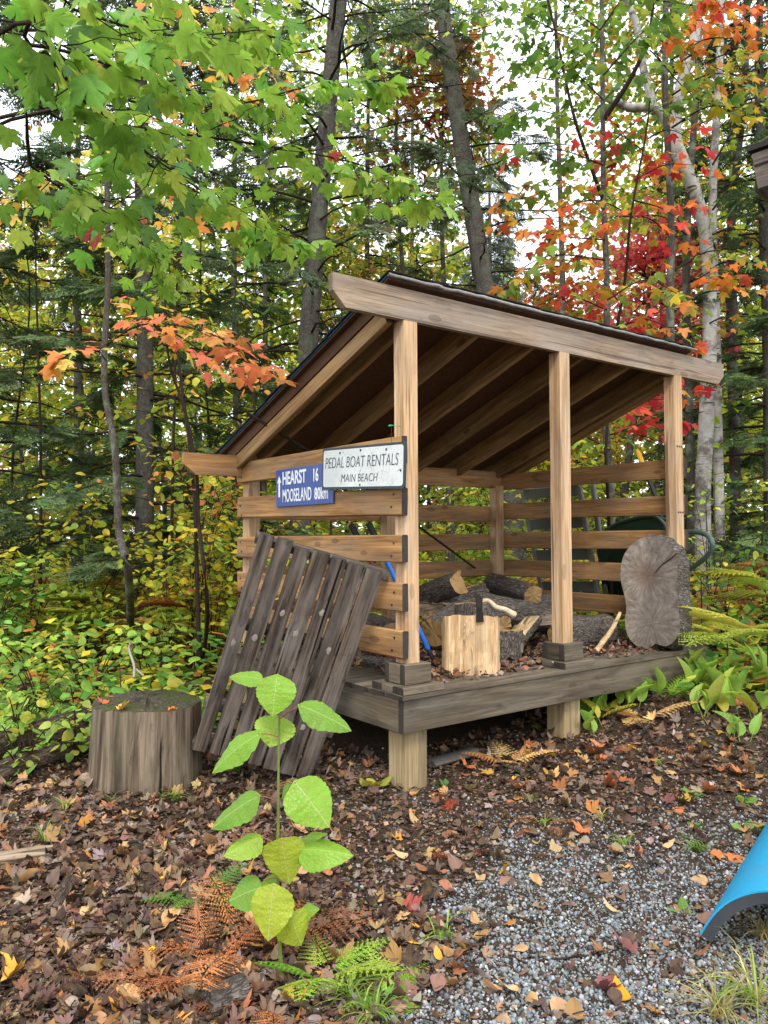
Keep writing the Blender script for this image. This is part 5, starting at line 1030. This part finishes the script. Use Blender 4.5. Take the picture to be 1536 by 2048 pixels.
for i, (px, D, L, lb) in enumerate([(1450, 5.3, .50, 'big yellow fern right of the log slice'), (1530, 5.0, .55, 'yellow green fern with broad fronds at the right edge'), (1560, 5.9, .6, 'golden fern behind the right edge fern'), (1400, 5.9, .42, 'yellow fern by the wheelbarrow leg')]):
    b = at(px, D); fern(b, 4, L*.95, FY, lb, el=.25, stalk=.26+.12*i)
for px, py in ((100, 1900), (700, 1990), (800, 1960)): pass
fern(gp(790, 1985), 4, .13, FG, 'little green fern among weeds right of the sapling', el=.4)
# bracken drifts further back: too many to count
def bracken(n, box, L, hexes, name, label):
    d = rng.uniform(box[0], box[1], n); x = rng.uniform(box[2], box[3], n); r = (x-768)/FPX*d; p = CAM[:2]+F2*d[:, None]+R2*r[:, None]; z = G(p[:, 0], p[:, 1])+rng.uniform(.25, .75, n)
    az = rng.uniform(0, 6.28, n); dirs = np.column_stack([np.cos(az), np.sin(az), rng.normal(.15, .25, n)]); me = scatter(name, T_FRLO, np.column_stack([p, z]), dirs, V(0, 0, 1)+rng.normal(0, .2, (n, 3)), L*rng.uniform(.7, 1.2, n), pal(hexes, n, .2), M_LEAF)
    obj(name, me, kind='stuff', label=label, cat='bracken')
bracken(420, (7.2, 11, -200, 1700), .55, FY+FT+['c98048', 'a9c248'], 'bracken', 'golden and tan bracken covering the ground behind the shed')
# low leaf cover on the forest floor behind
n = 24000; d = 5.0+12*rng.random(n)**1.6; x = rng.uniform(-500, 2000, n); r = (x-768)/FPX*d; p = CAM[:2]+F2*d[:, None]+R2*r[:, None]
keep = ~((p[:, 0] > -.25) & (p[:, 0] < 2.65) & (p[:, 1] > -.3) & (p[:, 1] < 2.0)); p = p[keep]; n = len(p); z = G(p[:, 0], p[:, 1])+rng.random(n)**1.3*np.clip((d[keep]-4.6)*.3, .1, .55)
obj('undergrowth', scatter('undergrowth', T_DIA+T_OVATE[:1], np.column_stack([p, z]), rng.normal(0, 1, (n, 3))*V(1, 1, .3), V(0, 0, 1)+rng.normal(0, .35, (n, 3)), rng.uniform(.06, .13, n), pal(GY+GR+HZ+['c98048'], n, .22), M_LEAF), kind='stuff', label='low green and yellow leaf cover of the forest floor behind', cat='undergrowth')

# ------------------------------------------------------------------ lily leaves and small plants
T_LILY = [fan(OVATE, -.5, .35, .45), fan(OVATE, -.35, .6, .45), fan(OVATE, -.6, .15, .45)]
def rosette(b, n, L, hexes, label, name='lily_plant', w_=.52, el=(.75, 1.4), group=None, tm=None, cat='plant'):
    t = thing(name, b, label, cat, group)
    for i in range(n):
        az = rng.uniform(0, 6.28); e = rng.uniform(*el); d = V(math.cos(az)*math.cos(e), math.sin(az)*math.cos(e), math.sin(e)); l = L*rng.uniform(.7, 1.15); tv, tf = (tm or T_LILY)[i % len(tm or T_LILY)]
        tv = tv*V(w_, 1, 1); R = rots(d[None], (V(0, 0, 1)-d*.3+rng.normal(0, .25, 3))[None])[0]; p0 = b+V(*rng.normal(0, L*.25, 2), 0); p0[2] = float(G(p0[0], p0[1])); c = pal([hexes[rng.integers(len(hexes))]], 1, .12)
        st = l*.35; obj('leaf', mesh('leaf', tv@R.T*l+(p0+d*st), tf, M_LEAFV, col=np.repeat(c, len(tv), 0), lp=tv), t)
        obj('stalk', tubes('stalk', [(np.array([p0-V(0, 0, .01), p0+d*st*1.02]), .003)], M_STEM, 5), t)
LG = ['96bd48', 'aacb54', 'c5d25c', '84b04a']
for i, (px, py, n, L, lb) in enumerate([(1205, 1440, 5, .19, 'tall lily leaves standing before the platform skirt'), (1255, 1420, 6, .15, 'clump of pointed green leaves at the skirt middle'), (1345, 1385, 7, .19, 'upright lily leaves at the right end of the skirt'), (1395, 1370, 7, .19, 'lily leaves beneath the right post base'), (1450, 1395, 7, .18, 'broad lily leaves right of the platform'), (1400, 1430, 6, .17, 'lily leaves spreading before the right platform end'), (1500, 1440, 6, .19, 'lily leaves at the right edge among brown leaves'), (1520, 1380, 6, .18, 'lily leaves under the yellow fern'), (1180, 1470, 4, .13, 'low leafy plant left of the tall lily leaves'), (1470, 1480, 5, .15, 'flat green leaves lying near the small yellow leaves')]):
    rosette(gp(px, py), n, L*1.08, LG if i % 3 else LG+['c2b53c'], lb)
SW = ['5f9a3c', '74aa48', '4f8a38']
for i, (px, py, n, L, hx, lb) in enumerate([(890, 1575, 12, .04, ['3f6a38', '4f7a40', '5a8844'], 'dark glossy wintergreen plant right of the front leg'), (745, 1575, 9, .07, ['c9c04a', 'd9cc55', 'a9b048'], 'pale yellow small plant left of the front leg'), (480, 1545, 6, .06, SW, 'small green seedling on leaf litter near the pallet foot'), (145, 1485, 7, .05, ['3f6a38', '4f7a40'], 'dark clover like plant left of the stump'), (1380, 1590, 10, .045, SW, 'low green weeds on the soil right of the gravel'), (1480, 1605, 12, .045, SW+FG, 'spreading green weeds at the right edge'), (1390, 1655, 8, .035, SW, 'tiny green weeds beside the gravel'), (1370, 1830, 5, .04, SW+['c98048'], 'small weeds among brown leaves by the blue panel'), (780, 2005, 9, .05, FG+SW, 'mixed green weeds at the bottom below the sapling'), (1130, 1540, 4, .03, SW, 'single tiny seedling on bare soil'), (1500, 1660, 8, .045, SW+FG, 'green weeds above the blue panel'), (840, 1560, 7, .035, ['3f6a38', '4f7a40'], 'low dark plant behind the front leg'), (20, 1560, 4, .10, SW, 'broad green leaf poking in beside the thin log')]):
    rosette(gp(px, py), n, L, hx, lb, 'seedling', .95, (.1, .9), tm=T_OVATE)
def tuft(b, n, L, hexes, label, el=1.0):
    t = thing('grass_tuft', b, label, 'grass'); vs_, fs, cs, k = [], [], [], 0
    for i in range(n):
        az = rng.uniform(0, 6.28); l = L*rng.uniform(.5, 1.2); o = V(math.cos(az), math.sin(az), 0); q = np.linspace(0, 1, 5)[:, None]; e = rng.uniform(.5, 1.2)*el
        ln = b+V(*rng.normal(0, .012, 2), 0)+o*l*q**1.3*rng.uniform(.5, .9)+V(0, 0, 1)*l*e*(q-.72*q**2.2); sd = np.cross(o, V(0, 0, 1)); wd = np.array([.0022, .0026, .0022, .0015, .0002])[:, None]
        v = np.concatenate([ln-sd*wd, ln+sd*wd]); vs_.append(v); fs += [(k+j, k+j+1, k+6+j, k+5+j) for j in range(4)]; k += 10; cs.append(np.repeat(pal(hexes, 1, .15), 10, 0))
    obj('blades', mesh('blades', np.concatenate(vs_), np.array(fs), M_LEAF, col=np.concatenate(cs)), t, kind='stuff')
TG = ['8aa84a', 'a3b555', '6f9440']; TD = ['b5a56a', 'c9b880', '9a9a58']
for px, py, n, L, hx, lb in [(350, 1600, 22, .17, TG, 'grass tuft at the right foot of the stump'), (130, 1620, 26, .15, TG+TD, 'grass tuft left before the stump'), (90, 1680, 24, .15, TG, 'grass tuft on leaf litter above the grey branch'), (230, 1605, 14, .09, TG, 'short grass below the stump'), (1245, 1690, 24, .10, TG, 'green grass tuft at the top of the gravel'), (1395, 1700, 34, .12, TG, 'bright grass tuft left of the blue panel'), (890, 1880, 16, .15, TG+FG, 'yellow green grass tuft on the gravel edge'), (1075, 1460, 30, .10, TG, 'grass tuft under the front skirt'), (1135, 1455, 20, .10, TG, 'grass at the middle leg'), (1320, 1530, 10, .08, TG, 'tiny grass tuft by the long reddish twig'), (1060, 1600, 10, .08, TG, 'small grass blades on dark soil'),
        (1510, 2010, 60, .28, TD+TG, 'long dry grass below the blue panel'), (1440, 2040, 40, .25, TD, 'dry grass stalks at the gravel bottom'), (1530, 1880, 50, .16, TD, 'dry grass inside the arch of the blue panel'), (700, 2000, 40, .16, TG, 'green grass below the bright fern'), (745, 2040, 40, .14, TG, 'grass tuft at the bottom beside weeds'), (1085, 1650, 14, .12, TG+TD, 'grass blades through the rust fern'), (1195, 1640, 18, .12, TD, 'withered grass clump on the gravel edge'), (60, 1400, 30, .3, TG, 'long grass blades over the fallen log')]:
    tuft(gp(px, py), n, L, hx, lb)

# ------------------------------------------------------------------ poplar sapling in front
sb = gp(560, 1968); DP = float((sb-CAM)@FW); pp_ = thing('poplar_sapling', sb, 'young poplar sapling with large heart shaped leaves in the foreground', 'sapling')
cp6 = lambda x, y, d=0.0: P(380+x*.3554, 1320+y*.3554, DP+d)
stem = spline([sb-V(0, 0, .03), cp6(515, 1790), cp6(500, 1500), cp6(492, 1200), cp6(497, 900), cp6(498, 600), cp6(503, 300), cp6(498, 120)], 40)
obj('stem', tubes('stem', [(stem, np.linspace(.0075, .0022, len(stem)))], M_STEM, 8, .04), pp_)
PL = [(405, 108, 218, 75, 95, 500, 110, 0), (490, 88, 460, 312, 205, 499, 110, -.02), (622, 255, 922, 380, 150, 503, 335, -.03), (495, 318, 445, 485, 215, 500, 330, .04), (385, 415, 85, 612, 150, 500, 435, -.03), (595, 690, 790, 935, 250, 500, 715, -.03),
      (380, 765, 95, 935, 160, 498, 800, -.03), (400, 995, 185, 1090, 150, 496, 1050, .0), (515, 1015, 560, 1280, 215, 497, 1010, -.06), (612, 1065, 905, 1070, 185, 495, 1100, -.02), (395, 1280, 205, 1350, 175, 497, 1300, 0), (470, 1270, 430, 1590, 215, 496, 1265, -.07), (565, 1440, 640, 1625, 190, 500, 1480, -.05), (570, 1450, 715, 1385, 110, 500, 1490, .04), (570, 690, 508, 780, 90, 500, 700, .06), (620, 1010, 760, 960, 110, 496, 1030, .06), (420, 1240, 480, 1330, 130, 497, 1230, .02)]
POPH = [(0, .04), (.16, -.02), (.34, .06), (.46, .22), (.48, .40), (.41, .58), (.28, .76), (.13, .90), (0, 1)]
def gridleaf(half, nx=9, nyv=16):                           # a leaf as a curved grid, so that it can bend
    ys = np.linspace(.0, 1, nyv); hx = np.array([h[0] for h in half]); hy = np.array([h[1] for h in half]); hy = np.maximum.accumulate(hy+np.arange(len(hy))*1e-6); wv = np.interp(ys, hy, hx)
    tooth = 1+.05*(np.arange(nyv) % 2); v, f = [], []
    for i, y in enumerate(ys):
        for u in np.linspace(-1, 1, nx): v.append((u*wv[i]*(tooth[i] if abs(u) > .99 else 1), y-(.05*abs(u) if i == 0 else 0), 0))
    for i in range(nyv-1):
        for j in range(nx-1): k = i*nx+j; f.append((k, k+1, k+nx+1, k+nx))
    return np.array(v), np.array(f)
GV, GFc = gridleaf(serr(POPH, .012, 2), 9, 22)
for i, (x0, y0, x1, y1, wd, sx, sy, dd) in enumerate(PL):
    a, b = cp6(x0, y0, dd), cp6(x1, y1, dd-.05 if i % 2 else dd+.01); L = np.linalg.norm(b-a); wm = wd*.3554/FPX*DP; d = unit(b-a); n_ = unit(unit(CAM-a)*.75+V(0, 0, .75)+rng.normal(0, .12, 3))
    v = GV.copy(); lp = GV.copy(); v[:, 0] *= wm/.96/L*1.08; r_ = np.abs(GV[:, 0]); v[:, 2] = rng.uniform(.1, .5)*r_*(-1)-rng.uniform(.1, .35)*(GV[:, 1]-.2)**2+rng.normal(0, .12)*GV[:, 0]*GV[:, 1]+.03*np.sin(GV[:, 1]*9+i)*np.sign(GV[:, 0])*r_*2+.012*np.sin(GV[:, 1]*38)*r_*2
    R = rots(d[None], n_[None])[0]; c = np.array(S(['7fae36', '8ab83a', '73a236', '98bd3e'][i % 4] if i not in (8, 11, 12) else 'abba3a'))
    obj('leaf', mesh('leaf', v@R.T*L+a, GFc, M_LEAFV, col=np.repeat(c[None], len(v), 0), lp=lp, smooth=True), pp_)
    obj('leaf_stalk', tubes('leaf_stalk', [(spline([cp6(sx, sy), (cp6(sx, sy)+a)/2+V(0, 0, .004), a], 8), .0018)], M_RSTEM, 5), pp_)

# ------------------------------------------------------------------ leaf litter, chips, gravel
def gravel_mask(d, r): return ss((r+.12-.30*(d-2.1)+.08*np.sin(7*d+3*r))/.3)*ss((4.0-d+.1*np.sin(5*r))/.9)
def under_deck(p): return (p[:, 0] > .1) & (p[:, 1] > .35) & (p[:, 0] < 2.5) & (p[:, 1] < 1.8)
def sample(n, d0, d1, x0=-350, x1=1950, pw=1.6):
    u = rng.random(n); d = (d0**(1-pw)+u*(d1**(1-pw)-d0**(1-pw)))**(1/(1-pw)); x = rng.uniform(x0, x1, n); r = (x-768)/FPX*d; p = CAM[:2]+F2*d[:, None]+R2*r[:, None]; return d, r, p
BR = ['664c3e', '765c4b', '513d32', '877062', '65524b', '957a62', '3f3029', '7a5e50', '94857c', '96684a']; TAN = ['b58a5c', 'c9a070', 'a97a4c']; HOT = ['c98a3c', 'd9a545', 'b5653c', 'a5452f']
def litter(n, d0, d1, hexes, s0, s1, name, label, tm, gk=.03, lift=.02, tilt=.45, k=.85, clear=.35):
    d, r, p = sample(n, d0, d1); g = gravel_mask(d, r); soil = ss((r+.55)/.5)*ss((4.3-d)/.8)
    keep = (rng.random(n) > g*(1-gk)) & (rng.random(n) > soil*clear*(1-g)) & ~under_deck(p); p, d = p[keep], d[keep]; n = len(p)
    z = G(p[:, 0], p[:, 1])+rng.uniform(.002, lift, n); az = rng.uniform(0, 6.28, n); dirs = np.column_stack([np.cos(az), np.sin(az), rng.normal(0, .3, n)])
    obj(name, scatter(name, tm, np.column_stack([p, z]), dirs, V(0, 0, 1)+rng.normal(0, tilt, (n, 3)), rng.uniform(s0, s1, n), pal(hexes, n, .25, k), M_DRY), kind='stuff', label=label, cat='leaf litter')
litter(18500, 1.7, 9, BR, .018, .062, 'leaf_litter', 'brown fallen leaves carpeting the forest floor', T_DRYM+T_DRYO+T_FLATD, tilt=.33, clear=.8)
litter(2400, 1.7, 8, TAN+TAN+HOT[:2]+BR, .03, .07, 'leaf_litter', 'scattered tan and orange fallen leaves on the forest floor', T_DRYM+T_FLATD, .06, .03, clear=.6)
litter(76000, 1.7, 6, BR+['3a2a22', '2e241f', '8d8078', 'a5907c'], .008, .034, 'litter_crumbs', 'small crumbs of bark and leaf on the soil', T_DIA, .12, .012, .5, clear=.0)
d, r, p = sample(4600, 1.7, 6); keep = (rng.random(len(d)) > .8*gravel_mask(d, r)) & ~under_deck(p); p = p[keep]; L_t = []
for x, y in p:
    az = rng.uniform(0, 6.28); l = rng.uniform(.02, .09); z = float(G(x, y))+rng.uniform(.006, .03); o = V(math.cos(az), math.sin(az), rng.normal(0, .15))*l
    L_t.append((np.array([(x, y, z), V(x, y, z)+o*.5+rng.normal(0, .004, 3), V(x, y, z)+o]), np.full(3, rng.uniform(.0008, .0022))))
obj('twig_litter', tubes('twig_litter', L_t, M_BDARK, 3), kind='stuff', label='fine broken twigs strewn over soil and leaves', cat='twigs')
def pebble(seed):
    q = np.random.default_rng(seed); t = (1+5**.5)/2
    v = unit(np.array([(-1, t, 0), (1, t, 0), (-1, -t, 0), (1, -t, 0), (0, -1, t), (0, 1, t), (0, -1, -t), (0, 1, -t), (t, 0, -1), (t, 0, 1), (-t, 0, -1), (-t, 0, 1)], float))
    f = np.array([(0, 11, 5), (0, 5, 1), (0, 1, 7), (0, 7, 10), (0, 10, 11), (1, 5, 9), (5, 11, 4), (11, 10, 2), (10, 7, 6), (7, 1, 8), (3, 9, 4), (3, 4, 2), (3, 2, 6), (3, 6, 8), (3, 8, 9), (4, 9, 5), (2, 4, 11), (6, 2, 10), (8, 6, 7), (9, 8, 1)])
    return v*(1+q.normal(0, .16, (12, 1)))*V(*q.uniform(.6, 1.1, 3))*V(1, 1, .75), f
T_PEB = [pebble(i) for i in range(8)]
M_GRAV, nt_, b_ = mat('crushed_stone', .8, .35); at_ = N(nt_, 'Attribute', attribute_name='col'); tc_ = N(nt_, 'TexCoord'); n__ = noise(nt_, tc_.outputs['Object'], 160, 4, .7)
nt_.links.new(mixc(nt_, .55, at_.outputs['Color'], ramp(nt_, n__, [(.3, (.6, .6, .61)), (.55, (.92, .92, .92)), (.75, (1.2, 1.2, 1.2))]), 'MULTIPLY'), b_.inputs['Base Color'])
d, r, p = sample(122000, 1.75, 4.6, -100, 1950, 1.3); g = gravel_mask(d, r); g = np.maximum(g, .07*ss((r+.9)/.8)); g = np.maximum(g, .5*np.exp(-((r-.25)**2+(d-3.75)**2)/.02)); keep = rng.random(len(d)) < g*.8; p = p[keep]; n = len(p)
sz = rng.uniform(.0026, .0075, n)*rng.choice([.75, 1, 1.6], n, p=[.45, .43, .12]); z = G(p[:, 0], p[:, 1])+sz*rng.uniform(-.1, .6, n)
obj('gravel', scatter('gravel', T_PEB, np.column_stack([p, z]), rng.normal(0, 1, (n, 3)), V(0, 0, 1)+rng.normal(0, .4, (n, 3)), sz, pal(['84898c', '959a9d', '74797c', 'aeb2b4', '64696b', '8f8b84', '7d8284'], n, .16, .9), M_GRAV), kind='stuff', label='loose grey crushed gravel in the foreground', cat='gravel')
# chips and dead leaves on the deck
n = 5200; x = rng.uniform(.15, 2.35, n); y = rng.uniform(-.08, 1.5, n)**1; keep = rng.random(n) < np.where(y < .05, .25, .9); x, y = x[keep], y[keep]; n = len(x)
obj('wood_chips', scatter('wood_chips', T_DIA+T_DRYO, np.column_stack([x, y, DZ+rng.uniform(.002, .03, n)]), rng.normal(0, 1, (n, 3))*V(1, 1, .25), V(0, 0, 1)+rng.normal(0, .5, (n, 3)), rng.uniform(.015, .05, n), pal(BR+['8a5a3c', '5a3020'], n, .25, .9), M_DRY), kind='stuff', label='brown wood chips and dead leaves littering the shed deck', cat='wood chips')
tw_ = [(jitter_line(q0, q0+V(*rng.normal(0, .12, 2), rng.uniform(.05, .3)), 5, .4), .0018) for q0 in [V(.35+rng.normal(0, .08), .75+rng.normal(0, .15), DZ+.01) for _ in range(70)]]
obj('brushwood', tubes('brushwood', tw_, M_RSTEM, 4), kind='stuff', label='heap of thin reddish brush behind the corner post', cat='brushwood')
# single fallen leaves that stand out
def fallen(lst, tm, hexes, label, group, s0, s1, lift=.012, name='fallen_leaf', zf=None):
    for (px, py) in lst:
        p0 = gp(px, py) if zf is None else zf(px, py); az = rng.uniform(0, 6.28); d = V(math.cos(az), math.sin(az), rng.normal(0, .12)); n_ = V(0, 0, 1)+rng.normal(0, .25, 3); s = rng.uniform(s0, s1)
        R = rots(d[None], n_[None])[0]; M = Matrix.Identity(4)
        for i in range(3):
            for j in range(3): M[i][j] = R[i, j]*s
            M[i][3] = (p0+V(0, 0, lift)-d*s*.4)[i]
        obj(name, leaf_mesh(name+hexes[0], tm, hexes, M_DRY, 8), None, M, label=label, cat='leaf', group=group)
def rp_(n, x0, x1, y0, y1): return list(zip(rng.uniform(x0, x1, n), rng.uniform(y0, y1, n)))
fallen([(830, 1650), (905, 1665), (805, 1720), (960, 1760), (1040, 1900), (985, 1990), (1075, 1690), (1110, 1700), (1070, 1775), (950, 1855), (1335, 1700), (1400, 1765), (1225, 1830), (1060, 2010), (1120, 2020), (1150, 2040), (1245, 1590), (1020, 1990)], T_DRYO, ['bf9c6c', 'a9845a', 'c4a476'], 'tan curled fallen leaf lying on gravel or bare soil', 'tan leaves on the gravel', .05, .075)
fallen([(830, 1888), (1245, 2005), (1065, 1520), (1405, 1495), (1265, 1495), (310, 1925), (150, 1960), (1010, 1750), (1105, 1515), (1460, 1490)], T_DRYO[1:], ['e0b020', 'd9a520', 'e8c030'], 'bright yellow fallen leaf on the ground', 'bright yellow fallen leaves', .05, .08)
fallen([(1250, 1905), (1045, 1665), (1340, 1610), (825, 1820), (1030, 1560), (1215, 1990)], T_DRYM, ['8a3a3a', '7a4a4a', 'a0453a'], 'dark red fallen maple leaf on the ground', 'dark red fallen leaves', .06, .09)
fallen(rp_(40, 20, 700, 1640, 2030)+rp_(14, 20, 420, 1560, 1640), T_DRYM+T_DRYO, ['c9a274', 'b58c60', 'c09a6c'], 'pale tan fallen leaf in the brown leaf litter', 'pale leaves in the litter', .05, .082)
fallen(rp_(26, 880, 1500, 1480, 1720), T_DRYM, ['b56a3c', 'a5603c', 'c98048'], 'orange brown fallen leaf on the soil before the platform', 'orange brown leaves before the platform', .05, .09)
fallen([(215, 1395), (205, 1408), (345, 1425)], T_DRYM, ['d98a3c', 'c9703c'], 'orange leaf lying on the stump top', 'orange leaves on the stump', .05, .065, .004, zf=lambda x, y: pl(x, y, (0, 0, 1), stc[2]+Hs+.008))
fallen([(248, 1418)], T_DRYM, ['d9b55a', 'd0a850'], 'yellow leaf lying in the middle of the stump top', None, .06, .07, .004, zf=lambda x, y: pl(x, y, (0, 0, 1), stc[2]+Hs+.008))
